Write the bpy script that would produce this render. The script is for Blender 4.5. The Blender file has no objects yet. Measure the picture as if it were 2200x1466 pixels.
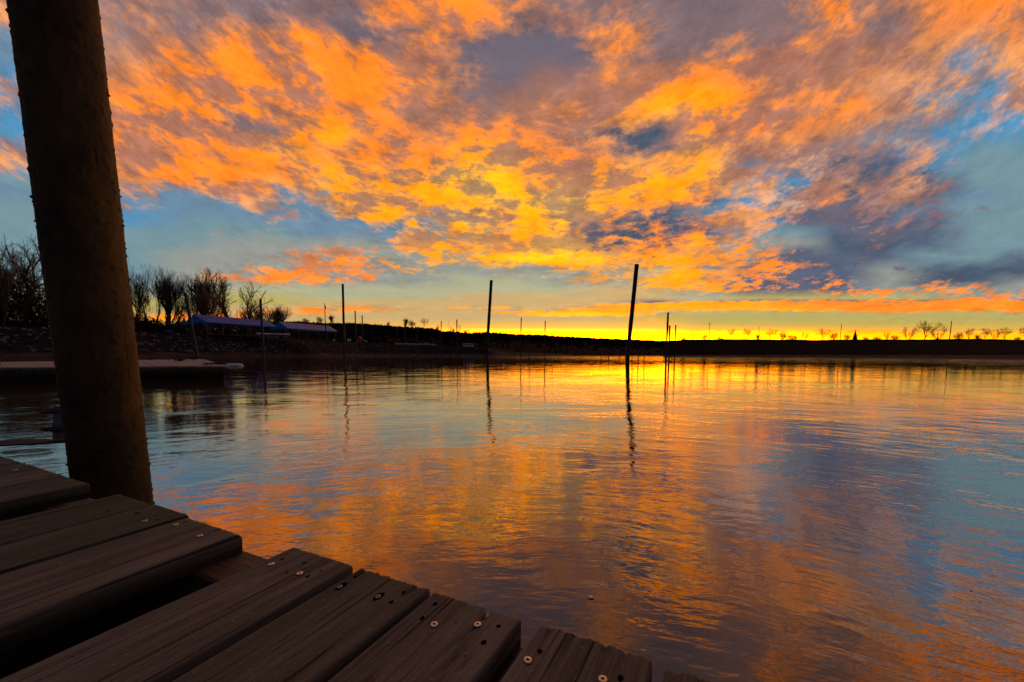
import bpy, bmesh, math, random
from mathutils import Vector, Matrix
from mathutils import noise as mnoise

# ---------------------------------------------------------------- camera
S = bpy.context.scene
col = S.collection
F_PX = 790.0                       # focal length in pixels of the 2200 px wide photograph
PITCH = math.radians(4.55)         # looking slightly down
ROLL = math.radians(0.08)
CAM_Z = 0.80
cam_d = bpy.data.cameras.new('camera')
cam = bpy.data.objects.new('camera', cam_d)
col.objects.link(cam)
cam_d.sensor_width = 36.0
cam_d.lens = F_PX / 2200 * 36.0
cam_d.shift_y = (825 - 733) / 2200
cam_d.clip_start = 0.02
cam_d.clip_end = 20000
cam.location = (0, 0, CAM_Z)
cam.rotation_mode = 'QUATERNION'
cam.rotation_quaternion = (Matrix.Rotation(math.pi / 2 - PITCH, 3, 'X') @ Matrix.Rotation(ROLL, 3, 'Z')).to_quaternion()
S.camera = cam
S.render.resolution_x, S.render.resolution_y = 1024, 682

# ---------------------------------------------------------------- colour management
S.view_settings.view_transform = 'Standard'
S.view_settings.look = 'None'
S.view_settings.exposure = 0.0
S.view_settings.gamma = 1.0
S.view_settings.use_curve_mapping = False

# ---------------------------------------------------------------- sun
SUN_AZ = math.radians(10.5)        # right of straight ahead, where the horizon glows
SUN_EL = math.radians(2.0)
sun_d = bpy.data.lights.new('sun', 'SUN')
sun_d.energy = 2.0
sun_d.angle = math.radians(0.6)
sun_d.color = (1.0, 0.50, 0.14)
sun = bpy.data.objects.new('sun', sun_d)
col.objects.link(sun)
sun_dir = Vector((math.sin(SUN_AZ) * math.cos(SUN_EL), math.cos(SUN_AZ) * math.cos(SUN_EL), math.sin(SUN_EL)))
sun.rotation_mode = 'QUATERNION'
sun.rotation_quaternion = sun_dir.to_track_quat('Z', 'Y')

# ---------------------------------------------------------------- node helpers
def lin(c):
    return tuple((x / 255 / 12.92) if x / 255 <= 0.04045 else ((x / 255 + 0.055) / 1.055) ** 2.4 for x in c)

class NT:
    """small wrapper that writes node maths as calls"""
    def __init__(s, tree):
        s.t = tree
    def n(s, typ, **kw):
        nd = s.t.nodes.new(typ)
        for k, v in kw.items():
            setattr(nd, k, v)
        return nd
    def put(s, sock, val):
        if isinstance(val, bpy.types.NodeSocket):
            s.t.links.new(val, sock)
        else:
            sock.default_value = val
    def m(s, op, a, b=0.0, c=0.0, clamp=False):
        nd = s.n('ShaderNodeMath', operation=op, use_clamp=clamp)
        s.put(nd.inputs[0], a); s.put(nd.inputs[1], b); s.put(nd.inputs[2], c)
        return nd.outputs[0]
    def remap(s, v, a, b, c=0.0, d=1.0, interp='LINEAR'):
        nd = s.n('ShaderNodeMapRange', interpolation_type=interp, clamp=True)
        for i, x in enumerate((v, a, b, c, d)):
            s.put(nd.inputs[i], x)
        return nd.outputs[0]
    def noise(s, vec, scale=1.0, detail=6.0, rough=0.55, lac=2.0, dist=0.0, color=False):
        nd = s.n('ShaderNodeTexNoise')
        s.put(nd.inputs['Vector'], vec)
        s.put(nd.inputs['Scale'], scale); s.put(nd.inputs['Detail'], detail)
        s.put(nd.inputs['Roughness'], rough); s.put(nd.inputs['Lacunarity'], lac)
        s.put(nd.inputs['Distortion'], dist)
        return nd.outputs['Color' if color else 'Fac']
    def mix(s, f, a, b, blend='MIX'):
        nd = s.n('ShaderNodeMix', data_type='RGBA', blend_type=blend)
        nd.clamp_factor = True
        s.put(nd.inputs['Factor'], f)
        for sock, v in ((nd.inputs[6], a), (nd.inputs[7], b)):
            s.put(sock, v if isinstance(v, bpy.types.NodeSocket) else (tuple(v) + (1.0,))[:4])
        return nd.outputs[2]
    def mixf(s, f, a, b):
        nd = s.n('ShaderNodeMix', data_type='FLOAT')
        s.put(nd.inputs['Factor'], f); s.put(nd.inputs[2], a); s.put(nd.inputs[3], b)
        return nd.outputs[0]
    def xyz(s, x, y, z=0.0):
        nd = s.n('ShaderNodeCombineXYZ')
        s.put(nd.inputs[0], x); s.put(nd.inputs[1], y); s.put(nd.inputs[2], z)
        return nd.outputs[0]
    def sep(s, v):
        nd = s.n('ShaderNodeSeparateXYZ'); s.put(nd.inputs[0], v)
        return nd.outputs
    def ramp(s, fac, stops, interp='LINEAR'):
        nd = s.n('ShaderNodeValToRGB')
        cr = nd.color_ramp
        cr.interpolation = interp
        while len(cr.elements) > 1:
            cr.elements.remove(cr.elements[-1])
        for i, (p, c) in enumerate(stops):
            e = cr.elements[0] if i == 0 else cr.elements.new(p)
            e.position = p
            e.color = tuple(c) if len(c) == 4 else tuple(c) + (1.0,)
        s.put(nd.inputs[0], fac)
        return nd.outputs[0], nd.outputs[1]

# ---------------------------------------------------------------- sky
# Each row is one height above the horizon, each cell a bearing: letter of the lit
# cloud colour, letter of the gap colour behind it, and how much cloud stands there.
PAL = {
    'n': (255, 228, 4), 'y': (255, 212, 8), 'Y': (255, 176, 14), 'O': (255, 148, 38), 'o': (230, 142, 74),
    'p': (240, 164, 100), 'l': (156, 136, 140), 'm': (134, 110, 112), 'M': (170, 116, 96), 'v': (112, 103, 116),
    's': (86, 98, 122), 'b': (82, 145, 186), 'B': (108, 140, 164), 't': (118, 149, 158), 'g': (150, 154, 146),
    'G': (206, 172, 116), 'k': (188, 172, 100), 'h': (178, 178, 142), 'c': (240, 184, 78), 'C': (214, 178, 74),
    'd': (72, 88, 110), 'q': (198, 140, 102), 'w': (200, 176, 160)}
ROWS = [
 (0,   'pl5 pl5 ol4 qm4 qm3 lm3 lm3 lm3 Om5 OM8 OM9 Om5 om3 om5 mm3 mv2 mm2 Om4 Om7 qm4 oM6 OM8 OM8'),
 (60,  'pB4 pB4 ql5 ql5 om3 Om6 Om6 Om5 ov3 ov4 Ov9 ov4 ov4 Om6 om3 mm2 om2 om3 Om5 om4 oM7 oM8 oB6'),
 (120, 'bB2 bB2 ql5 qM5 OM6 OM8 OM8 OM9 OM8 OM7 ov2 vv0 vv0 om2 om3 om4 om4 OM6 oM7 oM7 qM6 pB4 pB5'),
 (180, 'pb4 pb4 oM6 oM7 OM8 OM8 OM8 OM9 OM9 OM5 om2 vv1 mM2 oM4 OO8 OM9 oM6 oM7 oM6 qM6 pB4 pb4 pB5'),
 (230, 'pb5 pb5 OM8 OM9 OM9 Om5 OM7 OM9 Om5 oM4 om2 oM3 oM5 oM6 YO9 YO9 OM6 oM7 OM7 qM6 pB5 pb3 pb4'),
 (285, 'bb1 bb1 OM9 OM9 OM9 Om2 Om3 YM9 OM8 oM5 OM8 OM6 oM7 pd4 pd3 OM7 OM7 oM7 ql6 wB5 bb1 wb4 pb2'),
 (335, 'pB7 pB7 oM8 OM9 OM9 OM9 YO9 oM4 OM5 OM8 YO9 YM8 OM8 om5 ps3 YM6 pM7 pM6 ws5 ms3 pb6 bt1 bt0'),
 (385, 'lt2 lt2 qB6 oM7 OM8 OM8 OM9 YO9 YO9 YO9 yY9 yY9 YO9 YM9 YO9 Yq7 pB7 pb3 ps6 ms6 ps4 bt0 tt0'),
 (425, 'pB1 pB1 BB1 pB2 tB1 pB4 pB5 YB6 YO9 YO9 YM8 yY9 yM9 YM9 YM7 Os4 pb4 ws6 Os7 qs6 ms3 sB2 tt0'),
 (462, 'tt0 tt0 bb0 bb0 bB0 tB0 pB4 pB2 YB4 YB6 yM7 YM8 yM8 Yv6 Os4 pB6 pb6 Os3 mv2 ms3 sB3 st2 tt0'),
 (498, 'tt0 tt0 bt0 bt0 bt0 pt2 pt2 BB1 pB3 YB5 Yg5 Yg6 Yv6 Od3 Od4 Os5 pt4 bt1 ts1 Ov3 ss4 tt0 tt0'),
 (530, 'tt0 tt0 bt0 tt0 tt0 Bg0 gg0 gg1 Og2 Yg8 YG8 Yg6 yM9 Yd5 Od5 YM8 Og5 tg0 dd1 dd1 ds1 tt0 tt0'),
 (552, 'tt0 tt0 tt0 tt0 gg0 gg0 og3 Og4 Og5 Yg3 Yg6 yY9 yY9 yM9 Yv6 YM7 Og5 Os2 ds1 ds1 dt1 tt0 ds2'),
 (580, 'tt0 tt0 tt0 tt0 pg0 pg2 Og6 Og7 Og5 Yg3 gg0 Yg2 Yg5 Yg6 YG4 Yg8 Os5 Os4 ds1 dg1 dd1 dd1 dd2'),
 (603, 'gt0 gt0 gt0 tt0 pg3 og4 Og8 Og6 Og4 hg1 hh0 hh0 hg2 Yg5 Yg5 Yg8 Os4 Os4 Os3 gg1 Od3 sd1 tg1'),
 (622, 'hg0 hg0 hg0 hg0 hg0 hh0 hh1 hh0 hh0 hh0 hh0 hh0 hh0 hG0 YG2 Yg5 Os4 Os4 Os3 Og4 Og5 Og5 og4'),
 (640, 'kh0 kh0 kh0 kh0 kh0 kk0 kk0 hh0 hh0 hh0 hG0 GG0 GG0 GG0 GG0 hh0 kk1 Ok2 Ok2 Ok2 Ok3 Og4 Og4'),
 (648, 'kk0 kk0 kk0 kk0 kk0 kk0 kk0 GG0 GG0 GG0 GG0 GG0 GG0 GG1 Gm4 YG5 Ym6 Om6 Om6 Om6 Om7 OO8 OM8'),
 (653, 'kk0 kk0 kk0 kk0 kk0 kk0 kk0 GG1 GG1 GG0 GG0 GG0 GG0 YG4 Ym8 YO9 YO9 OM9 OO9 Om9 OO9 OO9 OM9'),
 (662, 'kk0 kk0 kk0 kk1 kk0 OG3 OG3 OG6 OG5 GG1 YG4 YG4 GG2 YO8 YO9 YO9 YO9 YO9 OO9 OO9 OO9 OO9 OO9'),
 (668, 'kk0 kk0 kk0 kk1 kk0 OG3 OG3 OG6 OG5 GG0 GG2 YG2 YG6 Ym8 YG6 YG4 kk2 Yk3 Ok4 OO6 Ok3 Ok3 Ok2'),
 (675, 'Ok0 Ok0 Ok2 OG4 OG5 OG5 OG4 OG4 GG1 GG0 GG0 YG3 yO9 yY9 YG5 kk0 kk0 kk0 kk0 kk1 kk0 kk0 sk1'),
 (684, 'Ok1 Ok1 Ok4 YG5 OG7 OG5 CG0 GG0 GG0 GG0 GG0 GG0 GG0 GG0 CC0 kk0 kk0 kk0 kk0 sk2 kk0 sk2 kk1'),
 (704, 'CC0 CC0 CC0 CC0 CC0 CC0 CC0 CC0 cc0 cc0 cc0 cc0 cc0 cc0 cc0 CC0 CC0 CC0 CC0 kC0 kC0 kC0 kC0'),
 (713, 'cc0 cc0 cc0 cc0 cc0 cc0 cc0 cc0 cc0 cy0 nn9 nn9 nn9 nn9 nn9 nY8 nY8 ny6 yY5 yY5 yC5 yC5 yC5'),
 (735, 'YY0 YY0 YY0 YY0 YY0 YY0 YY0 YY0 YY0 yy9 nn9 nn9 nn9 nn9 nn9 nn9 nn9 nn9 nn9 nn9 nn9 nn9 ny9')]

world = bpy.data.worlds.new('World')
S.world = world
world.use_nodes = True
W = NT(world.node_tree)
world.node_tree.nodes.clear()
tc = W.n('ShaderNodeTexCoord')
dx, dy, dz = W.sep(tc.outputs['Generated'])
# bearing and height as plane coordinates around north (world axes)
yy = W.m('MAXIMUM', dy, 0.12)
zz = W.m('MAXIMUM', dz, 0.0)
u0 = W.m('DIVIDE', dx, yy)
v0 = W.m('DIVIDE', zz, yy)
# cloud-deck coordinates: texture shrinks and flattens towards the horizon
el = W.m('DIVIDE', v0, W.m('SQRT', W.m('MULTIPLY_ADD', W.m('MULTIPLY', u0, u0), 0.7, 1.0)))
ax = W.m('DIVIDE', W.m('SUBTRACT', u0, 0.10), W.m('MULTIPLY_ADD', el, 0.42, 0.33))
ay = W.m('LOGARITHM', W.m('ADD', el, 0.052), math.e)
deck = W.xyz(W.m('MULTIPLY', ax, 1.75), W.m('MULTIPLY', ay, 3.3), 3.7)
# warp so that borders between cells become wisps
wn = W.noise(deck, 1.1, 7.0, 0.60, color=True)
wr, wg, wb = W.sep(wn)
amp = W.remap(v0, 0.14, 0.45, 0.012, 0.17)
ampx = W.remap(v0, 0.02, 0.5, 0.10, 0.26)
u = W.m('MULTIPLY_ADD', W.m('SUBTRACT', wr, 0.5), ampx, u0)
v = W.m('MULTIPLY_ADD', W.m('SUBTRACT', wg, 0.5), W.m('MULTIPLY', amp, W.remap(v0, 0.10, 0.20, 0.25, 1.0)), v0)
px = W.m('MULTIPLY_ADD', W.m('MULTIPLY', u, W.m('MULTIPLY_ADD', v0, 69.0, 788.0)), 1 / 2200, 0.5, clamp=True)

def row_v(y):
    Yc = 825 - y
    return (Yc * math.cos(PITCH) - F_PX * math.sin(PITCH)) / (F_PX * math.cos(PITCH) + Yc * math.sin(PITCH))

litc = gapc = cov = None
prev_v = None
for y, cells in reversed(ROWS):
    cells = cells.split()
    assert len(cells) == 23, (y, len(cells))
    pos = [min(0.9999, max(0.0, i / 22)) for i in range(23)]
    lc, la = W.ramp(px, [(p, lin(PAL[c[0]]) + (int(c[2]) / 9,)) for p, c in zip(pos, cells)])
    gc, _ = W.ramp(px, [(p, lin(PAL[c[1]])) for p, c in zip(pos, cells)])
    rv = row_v(y)
    if litc is None:
        litc, gapc, cov = lc, gc, la
    else:
        f = W.remap(v, prev_v, rv)
        litc = W.mix(f, litc, lc)
        gapc = W.mix(f, gapc, gc)
        cov = W.mixf(f, cov, la)
    prev_v = rv

# cloud texture decides where the lit colour shows inside a cell
n1 = W.noise(deck, 1.9, 12.0, 0.64, dist=0.15)
n2 = W.noise(deck, 6.0, 10.0, 0.70, dist=0.1)
nn = W.mixf(W.remap(v0, 0.14, 0.42, 0.62, 0.34), n1, n2)
gain = W.remap(v0, 0.10, 0.50, 15.0, 7.5)
f = W.m('MULTIPLY', W.m('SUBTRACT', nn, 0.5), gain)
f = W.m('ADD', f, W.m('MULTIPLY', W.m('SUBTRACT', cov, 0.5), W.remap(v0, 0.15, 0.35, 3.3, 2.3)))
f = W.m('ADD', f, 0.5, clamp=True)
mixf = W.m('SMOOTH_MAX', f, 0.0, 0.05, clamp=True)
# shaded folds inside the lit deck
n4 = W.noise(deck, 2.1, 12.0, 0.66, dist=0.15)
fold = W.m('MULTIPLY', W.remap(n4, 0.56, 0.42, interp='SMOOTHSTEP'), W.remap(v0, 0.10, 0.34, 0.0, 0.80))
litc = W.mix(fold, litc, lin((146, 110, 104)))
sky = W.mix(mixf, gapc, litc)
# inner modelling of the cloud: brighter crests, dimmer folds
n3 = W.noise(deck, 3.2, 12.0, 0.70, dist=0.15)
n5 = W.noise(deck, 12.0, 8.0, 0.68, dist=0.3)
n3 = W.m('ADD', W.m('MULTIPLY', n3, 0.68), W.m('MULTIPLY', n5, 0.32))
crest = W.remap(n3, 0.39, 0.63, 0.74, 1.24)
bright = W.mixf(W.m('MULTIPLY', W.remap(v0, 0.03, 0.12), W.remap(cov, 0.0, 0.5, 0.25, 1.0)), 1.0, crest)
vm = W.n('ShaderNodeVectorMath', operation='SCALE')
W.put(vm.inputs[0], sky); W.put(vm.inputs['Scale'], bright)
sky = vm.outputs[0]
# the band above the set sun is far brighter than the film can hold
gx = W.m('DIVIDE', W.m('SUBTRACT', u0, math.tan(SUN_AZ)), 0.48)
gz = W.m('DIVIDE', v0, 0.034)
glow = W.m('EXPONENT', W.m('MULTIPLY', W.m('ADD', W.m('MULTIPLY', gx, gx), W.m('MULTIPLY', gz, gz)), -1.0))
vg = W.n('ShaderNodeVectorMath', operation='SCALE')
vg.operation = 'MULTIPLY'
sr, sg, sb = W.sep(sky)
hot = W.mixf(W.remap(sb, 0.09, 0.03), 1.0, W.remap(sg, 0.18, 0.58, 1.0, 2.1))      # yellow in the film is orange too bright for it
sky = W.xyz(W.m('MULTIPLY', sr, hot), sg, sb)
W.put(vg.inputs[0], sky)
W.put(vg.inputs[1], W.xyz(W.m('ADD', W.m('MULTIPLY_ADD', glow, 60.0, 1.0), W.m('MULTIPLY', mixf, 0.08)), W.m('MULTIPLY_ADD', glow, 31.0, 1.0), 1.0))
sky = vg.outputs[0]
# dusk overhead and behind the viewer
dusk_n = W.noise(deck, 1.4, 6.0, 0.6)
dusk = W.mix(W.remap(dusk_n, 0.35, 0.65), lin((82, 84, 92)), lin((132, 108, 94)))
sky = W.mix(W.remap(W.m('DIVIDE', zz, W.m('MAXIMUM', W.m('ABSOLUTE', dy), 0.12)), 0.98, 1.9, interp='SMOOTHSTEP'), sky, dusk)
back = W.mix(W.remap(dz, 0.0, 0.6), lin((44, 40, 52)), lin((58, 60, 78)))
sky = W.mix(W.remap(dy, 0.42, 0.10, interp='SMOOTHSTEP'), sky, back)
sky = W.mix(W.remap(dz, -0.004, -0.03), sky, (0.012, 0.009, 0.007))
# the clear-air part of the light: a physical sky with the sun at the horizon
nish = W.n('ShaderNodeTexSky', sky_type='NISHITA')
nish.sun_disc = False
nish.sun_elevation = SUN_EL
nish.sun_rotation = SUN_AZ
bg = W.n('ShaderNodeBackground')
W.put(bg.inputs['Color'], sky); bg.inputs['Strength'].default_value = 1.0
bg2 = W.n('ShaderNodeBackground')
W.put(bg2.inputs['Color'], nish.outputs[0]); bg2.inputs['Strength'].default_value = 0.003
add = W.n('ShaderNodeAddShader')
world.node_tree.links.new(bg.outputs[0], add.inputs[0])
world.node_tree.links.new(bg2.outputs[0], add.inputs[1])
wo = W.n('ShaderNodeOutputWorld')
world.node_tree.links.new(add.outputs[0], wo.inputs[0])
world.cycles.sampling_method = 'MANUAL'
world.cycles.sample_map_resolution = 512

# ================================================================ helpers
R = random.Random(7)
CAM = Vector((0, 0, CAM_Z))
_cp, _sp = math.cos(PITCH), math.sin(PITCH)
HOR = 825 - F_PX * math.tan(PITCH)

def ray(x, y):
    """direction (forward component 1) seen at a point of the 2200 px wide photograph"""
    X, Y = x - 1100, 825 - y
    X, Y = X * math.cos(ROLL) - Y * math.sin(ROLL), X * math.sin(ROLL) + Y * math.cos(ROLL)
    f = F_PX * _cp + Y * _sp
    return Vector((X / f, 1.0, (Y * _cp - F_PX * _sp) / f))

def at(x, y, d):
    """world point at forward distance d"""
    return CAM + ray(x, y) * d

def on_z(x, y, z):
    r = ray(x, y)
    return CAM + r * ((z - CAM_Z) / r.z)

def link(name, me, mat=None, parent=None):
    o = bpy.data.objects.new(name, me)
    col.objects.link(o)
    if mat:
        for m_ in (mat if isinstance(mat, (list, tuple)) else [mat]):
            me.materials.append(m_)
    if parent:
        o.parent = parent
    return o

def tag(o, label, cat, group=None):
    o['label'] = label; o['category'] = cat
    if group: o['group'] = group
    return o

def thing(name, label, cat, loc=(0, 0, 0), rz=0.0, group=None):
    o = bpy.data.objects.new(name, None)
    o.empty_display_size = 0.1
    col.objects.link(o)
    o.location = loc; o.rotation_euler = (0, 0, rz)
    return tag(o, label, cat, group)

def structure(o):
    o['kind'] = 'structure'; return o

class MB:
    """collects shapes for ONE mesh"""
    def __init__(s):
        s.v = []; s.f = []; s.mi = []; s.smooth = False
    def add(s, vs, fs, mi=0):
        b = len(s.v)
        s.v += [tuple(v) for v in vs]
        s.f += [tuple(i + b for i in f) for f in fs]
        s.mi += [mi] * len(fs)
    def box(s, c, size, M=None, mi=0):
        cx_, cy_, cz_ = c; a, b, h = (x / 2 for x in size)
        vs = [Vector((cx_ + i * a, cy_ + j * b, cz_ + k * h)) for i in (-1, 1) for j in (-1, 1) for k in (-1, 1)]
        if M is not None: vs = [M @ v for v in vs]
        s.add(vs, [(0, 1, 3, 2), (4, 6, 7, 5), (0, 4, 5, 1), (2, 3, 7, 6), (0, 2, 6, 4), (1, 5, 7, 3)], mi)
    def hexa(s, p, mi=0):
        """box from eight corners: four below, four above, in the same turning order"""
        s.add(p, [(3, 2, 1, 0), (4, 5, 6, 7), (0, 1, 5, 4), (1, 2, 6, 5), (2, 3, 7, 6), (3, 0, 4, 7)], mi)
    def tube(s, pts, rad, n=8, mi=0, cap=True):
        rad = rad if isinstance(rad, (list, tuple)) else [rad] * len(pts)
        pts = [Vector(p) for p in pts]
        rings = []
        vs = []
        ref = None
        for i, p in enumerate(pts):
            d = (pts[min(i + 1, len(pts) - 1)] - pts[max(i - 1, 0)])
            d = d.normalized() if d.length > 1e-9 else Vector((0, 0, 1))
            if ref is None:
                ref = d.orthogonal().normalized()
            a = (ref - d * ref.dot(d))
            a = a.normalized() if a.length > 1e-6 else d.orthogonal().normalized()
            ref = a
            b = d.cross(a)
            for k in range(n):
                t = 2 * math.pi * k / n
                vs.append(p + (a * math.cos(t) + b * math.sin(t)) * rad[i])
        fs = []
        for i in range(len(pts) - 1):
            for k in range(n):
                k2 = (k + 1) % n
                fs.append((i * n + k, i * n + k2, (i + 1) * n + k2, (i + 1) * n + k))
        if cap:
            fs.append(tuple(range(n - 1, -1, -1)))
            fs.append(tuple((len(pts) - 1) * n + k for k in range(n)))
        s.add(vs, fs, mi)
    def mesh(s, name, smooth=False):
        me = bpy.data.meshes.new(name)
        me.from_pydata(s.v, [], s.f)
        if any(s.mi): me.polygons.foreach_set('material_index', s.mi)
        if smooth: me.polygons.foreach_set('use_smooth', [True] * len(s.f))
        me.update()
        return me
    def build(s, name, mat, parent=None, smooth=False):
        return link(name, s.mesh(name, smooth), mat, parent)

def material(name, fn):
    m_ = bpy.data.materials.new(name)
    m_.use_nodes = True
    m_.node_tree.nodes.clear()
    nt = NT(m_.node_tree)
    out = nt.n('ShaderNodeOutputMaterial')
    sh = fn(nt)
    m_.node_tree.links.new(sh, out.inputs['Surface'])
    return m_

def principled(nt, color, rough=0.8, metal=0.0, normal=None, spec=0.5, **kw):
    p = nt.n('ShaderNodeBsdfPrincipled')
    nt.put(p.inputs['Base Color'], color if isinstance(color, bpy.types.NodeSocket) else tuple(color) + (1.0,))
    nt.put(p.inputs['Roughness'], rough)
    nt.put(p.inputs['Metallic'], metal)
    nt.put(p.inputs['Specular IOR Level'], spec)
    if normal is not None: nt.put(p.inputs['Normal'], normal)
    for k, v_ in kw.items(): nt.put(p.inputs[k], v_)
    return p.outputs[0]

def bump(nt, h, dist=0.01, strength=1.0, normal=None):
    b = nt.n('ShaderNodeBump')
    nt.put(b.inputs['Height'], h); nt.put(b.inputs['Distance'], dist); nt.put(b.inputs['Strength'], strength)
    if normal is not None: nt.put(b.inputs['Normal'], normal)
    return b.outputs[0]

def objco(nt):
    return nt.n('ShaderNodeTexCoord').outputs['Object']

def scaled(nt, v_, sx, sy, sz, rot=(0, 0, 0)):
    mp = nt.n('ShaderNodeMapping')
    nt.put(mp.inputs['Vector'], v_)
    mp.inputs['Scale'].default_value = (sx, sy, sz)
    mp.inputs['Rotation'].default_value = rot
    return mp.outputs[0]

def mottled(name, c1, c2, scale=3.0, rough=0.85, bd=0.0, stretch=(1, 1, 1), metal=0.0, spec=0.5, detail=6.0):
    def fn(nt):
        co = scaled(nt, objco(nt), *stretch)
        a = nt.noise(co, scale, detail, 0.65)
        c = nt.mix(nt.remap(a, 0.32, 0.68), c1, c2)
        nrm = bump(nt, nt.noise(co, scale * 3, 6, 0.7), bd) if bd else None
        return principled(nt, c, rough, metal, nrm, spec)
    return material(name, fn)

# ================================================================ materials
def wood_fn(c_lo, c_hi, moss, rough=0.78):
    def fn(nt):
        oi = nt.n('ShaderNodeObjectInfo')
        rnd = oi.outputs['Random']
        off = nt.xyz(nt.m('MULTIPLY', rnd, 37.0), nt.m('MULTIPLY', rnd, 91.0), nt.m('MULTIPLY', rnd, 17.0))
        va = nt.n('ShaderNodeVectorMath', operation='ADD')
        nt.put(va.inputs[0], objco(nt)); nt.put(va.inputs[1], off)
        p = va.outputs[0]
        # growth rings running along the board, bent by slow noise
        w = nt.noise(scaled(nt, p, 5, 0.7, 5), 1.0, 3, 0.5, color=True)
        vb = nt.n('ShaderNodeVectorMath', operation='MULTIPLY_ADD')
        nt.put(vb.inputs[0], w); vb.inputs[1].default_value = (0.035, 0.05, 0.03); nt.put(vb.inputs[2], p)
        g1 = nt.noise(scaled(nt, vb.outputs[0], 60, 1.6, 60), 1.0, 4, 0.6)
        g2 = nt.noise(scaled(nt, vb.outputs[0], 260, 5, 260), 1.0, 4, 0.65)
        g3 = nt.noise(scaled(nt, p, 900, 45, 900), 1.0, 2, 0.5)
        big = nt.noise(scaled(nt, p, 4, 1.3, 4), 1.0, 5, 0.6)
        grain = nt.m('ADD', nt.m('MULTIPLY', g1, 0.55), nt.m('MULTIPLY', g2, 0.45))
        c = nt.mix(nt.remap(grain, 0.38, 0.62), c_lo, c_hi)
        c = nt.mix(nt.m('MULTIPLY', nt.remap(big, 0.42, 0.66), 0.65), c, moss)
        # grey weathering, damp blotches
        wth = nt.noise(scaled(nt, p, 14, 2.5, 14), 1.0, 6, 0.7)
        c = nt.mix(nt.m('MULTIPLY', nt.remap(wth, 0.52, 0.70), 0.55), c, tuple(min(1, x * 1.25) for x in (c_hi[0], c_hi[0] * .9, c_hi[0] * .82)))
        c = nt.mix(nt.m('MULTIPLY', nt.remap(wth, 0.44, 0.33), 0.6), c, tuple(x * 0.55 for x in c_lo))
        # dark checks
        chk = nt.noise(scaled(nt, vb.outputs[0], 130, 2.2, 130), 1.0, 2, 0.5)
        dark = nt.remap(chk, 0.365, 0.31)
        c = nt.mix(nt.m('MULTIPLY', dark, 0.8), c, tuple(x * 0.2 for x in c_lo))
        kv = nt.n('ShaderNodeTexVoronoi'); kv.inputs['Scale'].default_value = 1.0
        nt.put(kv.inputs['Vector'], scaled(nt, p, 4.6, 3.0, 0.0))
        kd = kv.outputs['Distance']
        knot = nt.remap(kd, 0.085, 0.035)
        c = nt.mix(nt.m('MULTIPLY', knot, 0.8), c, tuple(x * 0.35 for x in c_lo))
        spk = nt.noise(p, 160, 3, 0.6)
        c = nt.mix(nt.m('MULTIPLY', nt.remap(spk, 0.62, 0.75), 0.5), c, tuple(min(1, x * 1.9) for x in c_hi))
        h = nt.m('ADD', nt.m('MULTIPLY', grain, 0.7), nt.m('MULTIPLY', g3, 0.3))
        h = nt.m('SUBTRACT', h, nt.m('MULTIPLY', dark, 0.9))
        nrm = bump(nt, h, 0.0038)
        return principled(nt, c, nt.remap(grain, 0.3, 0.7, rough - 0.1, rough + 0.12), 0.0, nrm, 0.35)
    return fn

M = {}
M['plank'] = material('weathered_plank', wood_fn((0.052, 0.045, 0.034), (0.240, 0.208, 0.160), (0.090, 0.092, 0.056)))
M['plank_mossy'] = material('mossy_plank', wood_fn((0.034, 0.038, 0.022), (0.135, 0.140, 0.086), (0.050, 0.062, 0.030)))
M['joist'] = material('joist_wood', wood_fn((0.070, 0.035, 0.025), (0.20, 0.11, 0.08), (0.05, 0.04, 0.03), 0.6))
M['deck_old'] = material('pale_deck_wood', wood_fn((0.22, 0.18, 0.18), (0.60, 0.50, 0.48), (0.30, 0.25, 0.24)))
M['hole'] = mottled('hole_shade', (0.001, 0.0008, 0.0006), (0.003, 0.002, 0.0015), 50, 1.0, spec=0.0)  # black that paints the shade inside holes and recesses
M['screw'] = mottled('screw_zinc', (0.50, 0.42, 0.34), (0.85, 0.78, 0.68), 240, 0.38, 0.0002, metal=0.75)
M['screw_old'] = mottled('screw_tarnished', (0.10, 0.09, 0.08), (0.45, 0.42, 0.38), 300, 0.5, 0.0002, metal=0.6)
M['rust_ring'] = mottled('rust_ring', (0.10, 0.03, 0.012), (0.20, 0.07, 0.02), 300, 0.9)

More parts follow.
